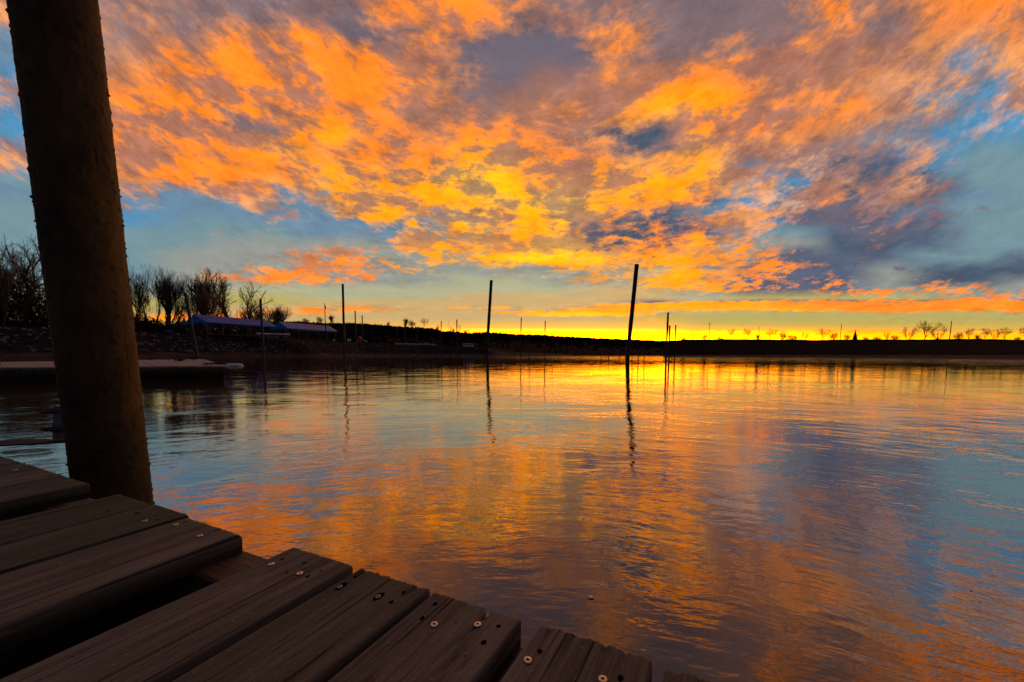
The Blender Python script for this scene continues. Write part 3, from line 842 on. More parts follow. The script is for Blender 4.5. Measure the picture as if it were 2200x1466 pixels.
make_plank(-0.895, -0.500, seed=10, screws=[(933, 1343), (1026, 1343)], holes=[(935, 1298, .0042), (907, 1329, .0040), (1071, 1346, .0036), (1039, 1381, .0042), (979, 1337, .0016), (1000, 1410, .0014)],
           cracks=[((1044, 1310), (1030, 1338), 0.0060, 0.009), ((1016, 1352), (895, 1452), 0.0030, 0.0030), ((975, 1412), (935, 1460), 0.0028, 0.0035), ((990, 1400), (950, 1450), 0.0022, 0.003), ((1010, 1420), (962, 1466), 0.0022, 0.0025)],
           label='plank split lengthwise, with two bright screws', end=EDGE * 0.999, notch=[(0.088, 0.096, 0.008)])
make_plank(-0.430, -0.035, seed=11, screws=[(1134, 1420), (1295, 1461)], holes=[(1160, 1400, .0038), (1333, 1458, .0042)],
           cracks=[((1230, 1368), (1205, 1420), 0.0035, 0.003), ((1300, 1388), (1292, 1425), 0.0030, 0.003), ((1180, 1356), (1150, 1400), 0.0022, 0.002), ((1345, 1400), (1335, 1440), 0.0025, 0.003)],
           label='short lichened plank with a ragged end', jag=0.0026, end=EDGE * 1.004)
make_plank(0.005, 0.40, seed=12, jag=0.005, end=EDGE * 0.99)
make_plank(0.43, 0.85, seed=13, jag=0.003)

def joist(p_in, p_out, seed, a_from=-7.6, a_to=1.1, depth=0.14):
    mb = MB()
    n_ = 60
    rows = []
    vs = []
    for i in range(n_ + 1):
        a = (a_from + (a_to - a_from) * i / n_) * H
        for t, z in ((0, -depth), (0, -.004), (.06, 0), (.35, .0006), (.7, 0), (.94, 0), (1, -.004), (1, -depth)):
            pp = (p_in + (p_out - p_in) * t) * H
            j = 0.0012 * mnoise.noise(Vector((a * 20, t * 4, seed)))
            q_ = EV * a + NV * pp
            vs.append((q_.x, q_.y, DZ - 0.0385 + z + (j if z > -.05 else 0)))
    m_ = 8
    fs = [(i * m_ + k, i * m_ + (k + 1) % m_, (i + 1) * m_ + (k + 1) % m_, (i + 1) * m_ + k) for i in range(n_) for k in range(m_)]
    fs += [tuple(range(m_)), tuple(n_ * m_ + k for k in range(m_ - 1, -1, -1))]
    mb.add(vs, fs)
    org = EV * (-2.1 * H) + NV * (1.1 * H); org.z = DZ
    Mx = Matrix.Translation(org) @ Matrix.Rotation(math.radians(-23.7 + 90), 4, 'Z')
    inv = Mx.inverted()
    mb.v = [tuple(inv @ Vector(v_)) for v_ in mb.v]
    o = mb.build('joist', M['joist'], dock, False)
    o.matrix_world = Mx
    return o
joist(0.99, 1.232, 1, depth=0.24)  # deepened to close the slit where low light came in under the boards
joist(-3.2, -3.0, 3)
mb = MB()                                                     # dark float box, enlarged to block sky reflections seen through the board gaps
c = EV * (-2.6 * H) + NV * (-1.08)
mb.box((0, 0, 0), (5.6, 2.8, 0.40), Matrix.Translation((c.x, c.y, 0.06)) @ Matrix.Rotation(math.radians(-23.7), 4, 'Z'))
mb.build('float_light_block', M['dock_side'], dock)

# ================================================================ the big mooring pile
def big_pile():
    dist = 2.2; rad = 2.2 * math.sin(math.radians(2.93))
    def centre(yy_, xl, xr):
        y0 = ray(xl, yy_).x; y1 = ray(xr, yy_).x
        az = (math.atan(y0) + math.atan(y1)) / 2
        return az
    az_top, az_bot = centre(0, 13, 211), centre(1040, 151, 326)
    fwd = dist * math.cos(az_bot)
    def P(az, v_):
        return Vector((math.sin(az) * dist, math.cos(az) * dist, CAM_Z + v_ * math.cos(az) * dist))
    pt, pb = P(az_top, ray(110, 0).z), P(az_bot, ray(240, 1040).z)
    ax = (pt - pb)
    p_low = pb + ax * ((-0.8 - pb.z) / ax.z)
    p_hi = pb + ax * ((3.6 - pb.z) / ax.z)
    A = (p_hi - p_low); L_ = A.length; A.normalize()
    U = A.orthogonal().normalized(); V_ = A.cross(U)
    mb = MB(); n_ = 110; m_ = 620
    vs = []
    for i in range(m_ + 1):
        s_ = L_ * i / m_
        for k in range(n_):
            t = 2 * math.pi * k / n_
            d_ = U * math.cos(t) + V_ * math.sin(t)
            q_ = Vector((d_.x * rad, d_.y * rad, s_))
            r_ = rad * 0.985 + 0.0012 * mnoise.noise(q_ * 9) + 0.0012 * mnoise.noise(q_ * 42) + 0.0014 * mnoise.noise(q_ * 120)
            lump = mnoise.noise(q_ * 70 + Vector((5, 9, 2)))
            if lump > 0.40: r_ += (lump - 0.40) * 0.020
            vs.append(p_low + A * s_ + d_ * r_ )
    fs = [(i * n_ + k, i * n_ + (k + 1) % n_, (i + 1) * n_ + (k + 1) % n_, (i + 1) * n_ + k) for i in range(m_) for k in range(n_)]
    fs.append(tuple(m_ * n_ + k for k in range(n_)))
    mb.add([(v_ - Vector((pb.x, pb.y, 0))) for v_ in vs], fs)
    o = mb.build('mooring_pile', M['pile'], None, True)
    o.location = (pb.x, pb.y, 0)
    tag(o, 'thick crusty rust-brown mooring pile rising beside the near board dock', 'pile')
    return pb, rad
PB, PRAD = big_pile()

# bracket and arm that hold the dock to the pile
br = thing('pile_bracket', 'grey bolted bracket plate with a dark arm, behind the thick pile', 'bracket', (PB.x - 0.2, PB.y, 0.43))
def brpart(name, mb, mat):
    o = mb.build(name, mat, br)
    o.data.transform(Matrix.Translation(-br.location))
    return o
bd = 1.50
q1, q2, q3, q4 = at(112, 945, bd), at(160, 947, bd + .02), at(160, 872, bd + .02), at(114, 873, bd)
mb = MB(); th = Vector((0.01, 0.03, 0))
mb.hexa([q1, q2, q2 + th, q1 + th, q4, q3, q3 + th, q4 + th]); brpart('plate', mb, M['galv'])
for (x, y) in ((112, 885), (112, 922), (132, 924)):
    mb = MB()
    c = at(x, y, bd - 0.008)
    mb.tube([c + Vector((-0.028, -0.012, 0)), c + Vector((0.03, 0.0, 0))], 0.0055, 8)
    mb.tube([c + Vector((-0.014, -0.006, 0)), c + Vector((0.004, -0.002, 0))], 0.010, 6)
    brpart('bolt', mb, M['bolt'])
z1 = 0.435
a0, a1 = on_z(139, 941, z1), on_z(-420, 962, z1)
b0, b1 = on_z(139, 949, z1), on_z(-420, 981, z1)
dn = Vector((0, 0, -0.006))
mb = MB(); mb.hexa([b0 + dn, a0 + dn, a1 + dn, b1 + dn, b0, a0, a1, b1]); brpart('arm', mb, M['beam'])
c0, c1 = on_z(112, 944, z1 + .004), on_z(140, 944, z1 + .004)
mb = MB(); mb.hexa([c0 + Vector((0, -.02, 0)), c1 + Vector((0, -.02, 0)), c1 + Vector((0, .03, 0)), c0 + Vector((0, .03, 0)), c0 + Vector((0, -.02, .006)), c1 + Vector((0, -.02, .006)), c1 + Vector((0, .03, .006)), c0 + Vector((0, .03, .006))])
brpart('foot_plate', mb, M['white_rubber'])

# ================================================================ old floating dock in the middle distance
fd = thing('floating_dock', 'old pale-decked floating dock with a white corner bumper, left of the open water', 'dock', (-11, 13, 0))
def fpart(name, mb, mat, smooth=False):
    o = mb.build(name, mat, fd, smooth)
    o.data.transform(Matrix.Translation(-fd.location))
    return o
FL, FR = on_z(-320, 792, 0.43), on_z(491, 786.5, 0.43)
BL, BR_ = on_z(-320, 782.5, 0.46), on_z(437, 771.8, 0.58)
def deck_pt(s_, t):
    return (FL.lerp(FR, s_)).lerp(BL.lerp(BR_, s_), t)
mb = MB(); NBD = 92
for i in range(NBD):
    s0, s1 = (i + 0.06) / NBD, (i + 0.94) / NBD
    j = R.uniform(-.006, .008); ov = R.uniform(-.012, .012)
    up = Vector((0, 0, j)); dn = Vector((0, 0, -0.035))
    c = [deck_pt(s0, ov), deck_pt(s1, ov), deck_pt(s1, 1 + ov), deck_pt(s0, 1 + ov)]
    mb.hexa([p + up + dn for p in c] + [p + up for p in c])
fpart('deck', mb, M['deck_old'])
mb = MB()
dn0, dn1 = Vector((0, 0, -0.037)), Vector((0, 0, -0.11)); th = Vector((0, .04, 0))
mb.hexa([FL + dn1, FR + dn1, FR + dn1 + th, FL + dn1 + th, FL + dn0, FR + dn0, FR + dn0 + th, FL + dn0 + th])
fpart('fascia_board', mb, M['fascia'])
mb = MB()
ins = 0.035
c = [deck_pt(0, ins), deck_pt(0.985, ins), deck_pt(0.985, 1 - ins), deck_pt(0, 1 - ins)]
mb.hexa([Vector((p.x, p.y, -0.3)) for p in c] + [p + Vector((0, 0, -0.04)) for p in c])
fpart('float_body', mb, M['dock_side'])
mb = MB()
for i in range(1500):
    s_ = R.random() ** 0.9
    p = deck_pt(s_, 0.0) + Vector((0, -0.01 - 0.05 * R.random(), -0.05 - 0.05 * R.random()))
    ln = R.uniform(0.05, 0.22); a = R.uniform(-0.14, 0.14)
    e_ = p + Vector((a, R.uniform(-.05, .02), -ln))
    mb.add([p + Vector((-.010, 0, 0)), p + Vector((.010, 0, 0)), e_], [(0, 1, 2)])
o = fpart('hanging_weed', mb, M['weed']); o['kind'] = 'stuff'
# bumper: rounded white block round the corner
mb = MB()
bc = FR + Vector((0.02, 0.02, -0.01)); 
pts, rad = [], []
for k in range(13):
    t = k / 12
    pts.append(bc + Vector((-0.10 + 0.50 * t, 0.05 * t, 0)))
    e_ = min(t, 1 - t) * 2
    rad.append(0.088 * (1 - (1 - min(1, e_ * 2.2)) ** 2.4 * (0.75 if t > .5 else 0.15)))
mb.tube(pts, rad, 18)
bmp = fpart('corner_bumper', mb, M['white_rubber'], True)
for k in (0.10, 0.19, 0.27):
    m2 = MB(); c = bc + Vector((k, -0.084, 0.0))
    m2.box((c.x, c.y, c.z), (0.035, 0.02, 0.03))
    o = m2.build('slot', M['black_slot'], bmp); o.data.transform(Matrix.Translation(-fd.location))
def clutter(px_, py_, s_, name, label, cat, kind):
    c = deck_pt(s_, 0.45); r_ = ray(px_, py_)
    # put it on the deck along this line of sight
    best = None
    for i in range(41):
        for j in range(21):
            p = deck_pt(i / 40 * 0.35 + 0.62, j / 20)
            q_ = p - CAM
            e_ = abs(q_.x / q_.y - r_.x) + 2 * abs(q_.z / q_.y - r_.z)
            if best is None or e_ < best[0]: best = (e_, p)
    p = best[1]
    mb = MB(); rg = random.Random(int(px_))
    if kind == 'cleat':
        mb.tube([(-0.13, 0, .10), (-0.06, 0, .085), (.06, 0, .085), (.15, 0, .12)], [.012, .022, .022, .010], 8)
        mb.tube([(-0.04, 0, 0), (-0.04, 0, .085)], .02, 8); mb.tube([(0.04, 0, 0), (0.04, 0, .085)], .02, 8)
        mb.box((0, 0, .008), (.2, .08, .016))
    pts = []
    for k in range(46):
        t = k / 45
        a = t * 15 + rg.random() * .4
        r2 = (0.16 if kind == 'coil' else 0.10) * (1 + 0.5 * math.sin(t * 7)) + (0.35 if kind == 'trail' else 0) * t
        pts.append((math.cos(a) * r2 * 1.4, math.sin(a) * r2, 0.02 + 0.05 * abs(math.sin(t * 9 + rg.random())) * (2.2 if kind == 'coil' else 1)))
    mb.tube(pts, 0.012, 6)
    o = mb.build(name, M['rope'], None, True); o.location = p
    tag(o, label, cat)
clutter(386, 777, .8, 'mooring_cleat', 'dark horn cleat wound with rope in the middle of the floating dock', 'cleat', 'cleat')
clutter(421, 774, .85, 'rope_coil', 'small black rope heap between the cleat and the loose rope end', 'rope', 'coil')
clutter(464, 775, .9, 'loose_rope', 'black rope loops standing up near the white corner bumper', 'rope', 'trail')

# ================================================================ steel piles in the water
def pole(tx, ty, bx, d, dia, label, mat='pole', dlean=0.0, zb=-1.2, group='steel piles standing in the water'):
    top = at(tx, ty, d + dlean)
    u_ = ray(bx, HOR + CAM_Z * F_PX / d).x
    base = Vector((u_ * d, d, 0))
    ax = (top - base)
    low = base + ax * (zb / ax.z)
    mb = MB(); r_ = dia / 2
    L_ = (top - low).length
    n_ = max(6, int(L_ / 1.2))
    rg = random.Random(int(tx * 7))
    pts = [low.lerp(top, k / n_) + Vector((rg.uniform(-1, 1), 0, 0)) * r_ * 0.05 for k in range(n_ + 1)]
    mb.tube(pts, r_, 14)
    end = pts[-1]; A = ax.normalized()
    mb.tube([end - A * 0.12, end + A * 0.02], r_ * 1.06, 14, 1)
    mb.v = [(v_[0] - base.x, v_[1] - base.y, v_[2]) for v_ in mb.v]
    o = mb.build('steel_pile', [M[mat], M['pole_rim']], None, False)
    o.location = base
    return tag(o, label, 'pile', group)

P_ = pole
P_(1368, 569, 1347, 38, .42, 'tallest dark pile, leaning right, in the open water right of centre')
P_(1055.5, 603, 1045, 52, .42, 'tall dark pile leaning right, just left of the picture centre')
P_(736.5, 611, 740, 68, .40, 'tall straight pile with blue paint, right of the two pavilions', 'pole_blue')
P_(559.5, 642, 566.5, 70, .40, 'dark pile standing in front of the near pavilion right end', 'pole_blue')
P_(398, 630, 424.5, 66, .48, 'blue pile leaning steeply left in front of the near pavilion gable', 'pole_blue')
P_(1435.5, 672, 1430.5, 64, .32, 'tallest of the cluster of three piles right of the tallest pile')
P_(1438.8, 700, 1437, 70, .30, 'middle pile of the cluster of three right of the tallest pile')
P_(1452, 699, 1449, 74, .24, 'rightmost pile of the cluster of three right of the tallest pile')
P_(1120, 683, 1117.6, 112, .30, 'thin dark pile, nearer of the two standing against the yellow horizon')
P_(1171.6, 690, 1169, 114, .30, 'thin dark pile at the tip of the mud spit')
P_(763, 668, 765, 86, .26, 'left one of the two slim piles beside the yellow slide', 'pole_blue')
P_(778, 678, 779.5, 95, .26, 'right one of the two slim piles beside the yellow slide', 'pole_blue')
P_(869.8, 694, 869.6, 115, .30, 'blue grey pile before the left part of the white fence', 'pole_blue')
P_(897, 704, 897, 135, .24, 'pale thin pile before the right part of the white fence', 'pole_blue')
P_(941, 698, 941, 150, .26, 'rough dark post in the row left of the white motorhome, its first')
P_(948, 690, 947.5, 112, .26, 'taller slim pile just right of a rough dark post')
P_(968.3, 702, 968, 130, .22, 'slim pile midway between the rough post and the motorhome')
P_(981.6, 687, 981.2, 106, .32, 'thickest slim pile left of the white motorhome')
P_(986, 700, 986, 126, .18, 'thin pile close right of the thickest slim pile')
P_(988.4, 700, 988.2, 138, .18, 'thin pile nearest the left side of the white motorhome')
P_(1007, 707, 1006.5, 140, .20, 'thin grey pile crossing the white motorhome')
P_(1039.3, 714, 1039, 165, .20, 'short thin pile close left of the tall leaning centre pile')
P_(1098.6, 723, 1098.6, 175, .22, 'faint pale pile, first right of the leaning centre pile')
P_(1106.5, 727, 1106.8, 185, .20, 'faint short pile second right of the leaning centre pile')
P_(1138, 711, 1136.6, 155, .20, 'thin pile between the two dark ones on the yellow horizon')
P_(1187.8, 717, 1186.6, 172, .20, 'thin pile right of the mud spit tip')
P_(1199.5, 731, 1199, 190, .20, 'faint short pile two steps right of the mud spit tip')
P_(1213.5, 735, 1212.8, 200, .20, 'faintest short pile before the wooded hill')
for k, (tx, ty, bx, d) in enumerate(((1292, 735, 1291, 130), (1309, 731, 1308, 128), (1332, 735, 1331, 132), (1360.3, 719, 1358, 122), (1372, 718, 1371.7, 126), (1386, 723, 1383.6, 116))):
    P_(tx, ty, bx, d, .26, ['short pile, leftmost of six far ones near the tallest pile', 'second short pile of the six near the tallest pile', 'short pile last before the tallest pile on its left side',
        'far pile close right of the tallest pile', 'far pile second right of the tallest pile', 'far pile third right of the tallest pile, before the cluster of three'][k])

# ================================================================ bare trees
def grow(tr, cr, p, d, ln, rad, lev, rg, o):
    n_ = 3
    pts = [p]; dd = d.copy()
    for k in range(n_):
        dd = (dd + Vector((rg.gauss(0, 1), rg.gauss(0, 1), rg.gauss(0, .6))) * o['bend'] + Vector((0, 0, o['up']))).normalized()
        pts.append(pts[-1] + dd * (ln / n_))
    r1 = rad * o['taper']
    tgt = tr if lev < o['trunk_lv'] else cr
    tgt.tube(pts, [rad + (r1 - rad) * k / n_ for k in range(n_ + 1)], 6 if lev < 2 else (4 if lev < 3 else 3), cap=False)
    if lev >= o['max']: return
    def child(q_, base, ang, f_l, f_r):
        ax = base.orthogonal().normalized()
        ax = Matrix.Rotation(rg.uniform(0, 6.283), 3, base) @ ax
        nd = (Matrix.Rotation(ang, 3, ax) @ base).normalized()
        grow(tr, cr, q_, nd, ln * f_l, max(o['rmin'], rad * f_r), lev + 1, rg, o)
    nc = o['kids'][min(lev, len(o['kids']) - 1)]
    for c in range(nc):
        child(pts[-1], dd, rg.uniform(.5, 1.2) * o['spread'], rg.uniform(.62, .88), 0.66)
    for c in range(o['side'] if lev > 0 else o['side0']):
        t = rg.uniform(.35, .95); i = min(n_ - 1, int(t * n_))
        child(pts[i].lerp(pts[i + 1], t * n_ - i), dd, rg.uniform(.8, 1.3) * o['spread'] * 1.2, rg.uniform(.5, .75), 0.45)

def tree_template(seed, **kw):
    o = dict(bend=.10, up=.05, taper=.72, trunk_lv=2, max=6, rmin=.0075, kids=[3, 2, 2, 2, 2], side=1, side0=2, spread=.55, h0=.30, r0=.17, stems=1)
    o.update(kw)
    rg = random.Random(seed)
    tr, cr = MB(), MB()
    for s_ in range(o['stems']):
        lean = Vector((rg.uniform(-.25, .25), rg.uniform(-.25, .25), 1)) if o['stems'] > 1 else Vector((rg.uniform(-.06, .06), 0, 1))
        grow(tr, cr, Vector((rg.uniform(-.3, .3) * (o['stems'] > 1), 0, -0.3)), lean.normalized(), o['h0'] * 10, o['r0'], 0, rg, o)
    zs = max(v_[2] for v_ in cr.v)
    k = 10.0 / zs                                            # every template ten metres tall
    for m_ in (tr, cr): m_.v = [(a * k, b_ * k, c * k) for a, b_, c in m_.v]
    return tr.mesh('trunk'), cr.mesh('crown')

TT = {
 'tall':   tree_template(1, h0=.34, kids=[3, 3, 2, 2, 2], spread=.34, up=.10, side=1, side0=1, max=6),
 'slim':   tree_template(2, h0=.36, kids=[2, 2, 2, 2, 2], spread=.27, up=.16, stems=2, r0=.11, side=1, max=6),
 'round':  tree_template(3, h0=.20, kids=[4, 3, 2, 2, 2], spread=.40, up=.10, side=1, side0=2, max=6, stems=2, r0=.13),
 'fork':   tree_template(8, h0=.20, kids=[2, 3, 2, 2, 2], spread=.62, up=.06, side=1, side0=0, max=6),
 'vase':   tree_template(5, h0=.22, kids=[4, 2, 2, 2, 2], spread=.40, up=.05, side=1, side0=0, max=6, r0=.12, bend=.10, rmin=.012),
 'brush':  tree_template(6, h0=.16, kids=[3, 2, 2, 2], spread=.40, up=.08, stems=4, r0=.07, side=1, max=5, rmin=.012),
}
for a_, b_ in TT.values():
    a_.materials.append(M['bark']); b_.materials.append(M['twig'])

def place_tree(kind, px_, ytop, ybase, d, label, group, rz=None, wide=1.0, zbase=None):
    base = at(px_, ybase, d); top = at(px_, ytop, d)
    if zbase is not None: base.z = zbase
    h_ = top.z - base.z
    t = thing('bare_tree', label, 'tree', base, R.uniform(0, 6.28) if rz is None else rz, group)
    k = h_ / 10
    for nm, me in zip(('trunk', 'crown'), TT[kind]):
        o = bpy.data.objects.new(nm, me); col.objects.link(o); o.parent = t
    t.scale = (k * wide, k * wide, k)
    return t

G1 = 'bare trees on the left bank'
for kind, x, yt, d, w, lab in (
    ('tall', 8, 505, 112, 1.0, 'tall bare tree at the left picture edge'),
    ('fork', 55, 508, 116, .9, 'bare tree with fine twigs just left of the thick pile'),
    ('slim', -28, 540, 108, 1.0, 'dark bare tree half out of the picture on the left'),
    ('round', 30, 560, 122, .9, 'rounded bare tree low in the leftmost group'),
    ('slim', 80, 545, 124, 1.0, 'slender bare tree partly hidden by the left edge of the thick pile'),
    ('tall', 150, 560, 130, .9, 'bare tree hidden mostly behind the thick pile'),
    ('slim', 284, 560, 132, 1.1, 'bare tree touching the right edge of the thick pile'),
    ('tall', 306, 585, 136, .8, 'narrow bare tree second from the thick pile'),
    ('slim', 330, 572, 140, 1.1, 'bare tree with upright stems, third right of the thick pile'),
    ('round', 362, 580, 146, .9, 'bare tree with a sunlit twiggy top, middle of the group right of the pile'),
    ('slim', 385, 592, 150, 1.0, 'thin bare tree behind the blue leaning pile'),
    ('round', 425, 578, 152, 1.0, 'dense rounded bare tree above the near pavilion gable'),
    ('brush', 455, 620, 150, 1.1, 'low bushy bare tree right of the dense rounded tree'),
    ('fork', 502, 590, 165, 1.0, 'open forked bare tree above the near pavilion roof'),
    ('fork', 530, 612, 172, .8, 'smaller forked bare tree leaning right over the near pavilion roof'),
    ('brush', 548, 655, 170, 1.0, 'small bushy bare tree behind the near pavilion right end'),
    ('round', 596, 660, 190, 1.1, 'small rounded bare tree between the two pavilions'),
    ('brush', 572, 668, 195, 1.0, 'low scrubby bare tree left of the one between the pavilions')):
    place_tree(kind, x, yt - 14, 730, d, lab, G1, wide=w, zbase=7.3)
G2 = 'small bare trees on the hill skyline'
for kind, x, yt, yb, d, w, lab in (
    ('brush', 656, 682, 699, 400, 1.3, 'small dark bushy tree on the skyline left of the wooden power pole'),
    ('brush', 686, 678, 699, 420, 1.0, 'thin tree on the skyline just left of the wooden power pole'),
    ('round', 712, 674, 700, 430, 1.1, 'fine bare tree on the skyline just right of the wooden power pole'),
    ('brush', 835, 690, 704, 500, .9, 'faint tree on the skyline left of the lamp post'),
    ('round', 872, 681, 708, 460, 1.0, 'bare tree on the skyline behind the blue grey pile'),
    ('brush', 884, 686, 708, 470, 1.1, 'twiggy bare tree beside the skyline tree of the blue grey pile'),
    ('vase', 910, 682, 708, 480, 1.1, 'rounded umbrella-shaped tree on the skyline above the white fence'),
    ('brush', 940, 700, 716, 560, 1.0, 'scrubby tree where the skyline drops towards the yellow glow'),
    ('brush', 974, 704, 720, 580, 1.0, 'orange-rimmed scrub tree behind the slim piles'),
    ('brush', 1000, 708, 722, 600, 1.6, 'wide low tree behind the white motorhome'),
    ('brush', 1030, 711, 722, 620, 1.4, 'low tree left of the leaning centre pile on the skyline'),
    ('brush', 1066, 713, 722, 640, 1.3, 'low tree right of the leaning centre pile on the skyline')):
    place_tree(kind, x, yt, yb, d, lab, G2, wide=w)
G3 = 'bare trees along the right levee'
for kind, x, yt, d, w, lab in (
    ('brush', 1470, 722, 300, 1.5, 'low scrub at the left end of the levee'),
    ('vase', 1489, 712, 300, 1.0, 'faint bare tree left of the crossarm power pole'),
    ('brush', 1515, 716, 300, 1.2, 'bare scrub tree under the crossarm power pole'),
    ('brush', 1545, 721, 300, 1.6, 'low wide scrub right of the crossarm power pole'),
    ('vase', 1572, 705, 290, .8, 'narrow vase-shaped tree on the levee, first right of the crossarm power pole'),
    ('vase', 1604, 704, 280, 1.1, 'vase-shaped tree left of the thin pole on the levee'),
    ('vase', 1652, 705, 275, 1.3, 'wide vase-shaped tree right of the thin pole on the levee'),
    ('brush', 1700, 718, 270, 2.0, 'very low scrub on the levee between two wide trees'),
    ('vase', 1765, 704, 240, 1.2, 'flat-topped bare tree left of the pole beside the conifer'),
    ('brush', 1792, 712, 235, 1.0, 'small bare tree touching the pole beside the conifer'),
    ('brush', 1882, 722, 200, 1.6, 'very low scrub right of the dark conifer'),
    ('brush', 1920, 718, 195, 1.3, 'low scrub left of the big spreading tree'),
    ('slim', 1950, 700, 190, 1.5, 'bare tree at the left shoulder of the big spreading tree'),
    ('vase', 1984, 687, 185, 1.25, 'biggest spreading bare tree on the levee'),
    ('slim', 2014, 698, 185, 1.8, 'bare tree at the right shoulder of the big spreading tree'),
    ('vase', 2080, 704, 170, 1.0, 'first bare tree right of the leaning levee pole'),
    ('vase', 2115, 703, 165, .9, 'second bare tree right of the leaning levee pole'),
    ('vase', 2160, 702, 160, 1.2, 'third bare tree right of the leaning levee pole'),
    ('brush', 2186, 722, 155, 1.2, 'small shrub at the right picture edge on the levee'),
    ('brush', 1627, 715, 285, 1.0, 'small shrubby tree at the foot of the thin pole on the levee'),
    ('brush', 1680, 711, 275, 1.0, 'small tree just right of the wide vase-shaped levee tree'),
    ('slim', 1728, 712, 262, 1.2, 'faint upright tree left of the flat-topped bare tree'),
    ('brush', 1818, 716, 230, 1.0, 'small shrub between the pole and the dark conifer'),
    ('brush', 1858, 722, 210, 1.2, 'low shrub just right of the dark conifer'),
    ('slim', 1906, 712, 196, 1.3, 'thin upright tree between the conifer and the big spreading tree'),
    ('brush', 2060, 712, 172, 1.0, 'small shrubby tree right of the foot of the leaning levee pole'),
    ('brush', 2098, 716, 168, 1.0, 'low shrub between the first and second trees right of the leaning pole'),
    ('slim', 2137, 708, 163, 1.3, 'thin upright tree between the second and third trees right of the leaning pole'),
    ('vase', 2204, 700, 155, 1.0, 'bare tree cut by the right picture edge')):
    place_tree(kind, x, yt, 736, d, lab, G3, wide=w)

def conifer(x, yt, yb, d, label, sd, fat=.23):
    base, top = at(x, yb, d), at(x, yt, d); h_ = top.z - base.z
    t = thing('conifer', label, 'tree', base, 0, 'dark conifers on the levee')
    rg = random.Random(sd)
    tr, cr = MB(), MB()
    tr.tube([(0, 0, -.2), (0, 0, h_)], [h_ * .03, .01], 6)
    for i in range(420):
        f_ = (i / 420) ** .9
        z = h_ * (.06 + .92 * f_); r_ = h_ * fat * (1 - f_) * rg.uniform(.55, 1.15) + .05
        a = rg.uniform(0, 6.283); c, s_ = math.cos(a), math.sin(a); wd = .10 * h_ * (1 - f_) * .5 + .04
        tip = Vector((c * r_, s_ * r_, z - r_ * .25))
        q_ = Vector((0, 0, z)); side = Vector((-s_, c, 0)) * wd
        mid = q_.lerp(tip, .6)
        cr.add([q_, mid + side, tip, mid - side, mid - Vector((0, 0, wd * 1.4))], [(0, 1, 2), (0, 2, 3), (0, 2, 4)])
    tr.build('trunk', M['bark'], t); cr.build('crown', M['needles'], t)
conifer(1836, 707, 736, 160, 'pointed dark conifer standing alone on the levee', 4)
conifer(2014, 722, 736, 150, 'small dark conifer below the big spreading tree', 5, .34)

# dark undergrowth behind the bank, and the wood that covers the hill
rg = random.Random(5)
mb = MB()
prof = [(-400, 560, 112), (-60, 580, 112), (20, 588, 114), (60, 592, 116), (100, 622, 118), (180, 650, 124), (280, 678, 134), (330, 690, 140), (380, 696, 146), (430, 690, 160), (520, 694, 185), (600, 698, 215), (660, 700, 250), (740, 703, 300), (800, 712, 330)]
for i in range(len(prof) - 1):
    (xa, ya, da), (xb, yb_, db) = prof[i], prof[i + 1]
    cnt = int(abs(xb - xa) * (34 if xa < 300 else 26))
    for _ in range(cnt):
        t = rg.random(); x = xa + (xb - xa) * t; y = ya + (yb_ - ya) * t; d = da + (db - da) * t + rg.uniform(0, 14)
        top = at(x, y, d).z; lo = 6.8
        f_ = rg.random() ** (0.62)
        z = lo + (top - lo) * (1 - f_) * rg.uniform(.86, 1.10)
        p = Vector((ray(x, y).x * d, d, z))
        s_ = d / 120 * rg.uniform(.35, 1.0)
        for q_ in range(3):
            v1 = Vector((rg.gauss(0, 1), rg.gauss(0, 1), rg.gauss(.8, 1))).normalized() * s_ * 1.5
            v2 = Vector((rg.gauss(0, 1), rg.gauss(0, 1), rg.gauss(0, 1))).normalized() * s_ * .34
            mb.add([p, p + v1 + v2, p + v1 * 1.2], [(0, 1, 2)])
            p = p + v1 * .4
o = mb.build('undergrowth', M['thicket']); o['kind'] = 'stuff'
tag(o, 'dark brushy undergrowth along the back of the left bank', 'undergrowth')
mb = MB()
for _ in range(8500):
    i = rg.randrange(len(SKY_L) - 1); 
    x = rg.uniform(560, 1480)
    for i in range(len(SKY_L) - 1):
        if SKY_L[i][0] <= x <= SKY_L[i + 1][0]: break
    a, b_ = SKY_L[i], SKY_L[i + 1]; t = (x - a[0]) / (b_[0] - a[0])
    y = a[1] + (b_[1] - a[1]) * t; d = a[2] + (b_[2] - a[2]) * t; dw = a[3] + (b_[3] - a[3]) * t
    k = rg.random() ** .35
    top = at(x, y, d).z; dd = dw + (d - dw) * k
    z = -0.5 + (top + .5) * k ** .8
    p = Vector((ray(x, y).x * dd, dd, z - .5))
    s_ = rg.uniform(2.2, 5.2) * (.75 if x > 1050 else 1) * (d / 600)
    for q_ in range(5):
        v1 = Vector((rg.gauss(0, .5), rg.gauss(0, .5), rg.uniform(.4, 1))) * s_
        v2 = Vector((rg.gauss(0, 1), 0, rg.gauss(0, .3))) * s_ * .28
        mb.add([p - v2, p + v2, p + v1], [(0, 1, 2)])
o = mb.build('hill_woods', M['hill']); o['kind'] = 'stuff'
tag(o, 'dark wood covering the low hill behind the lake', 'woods')
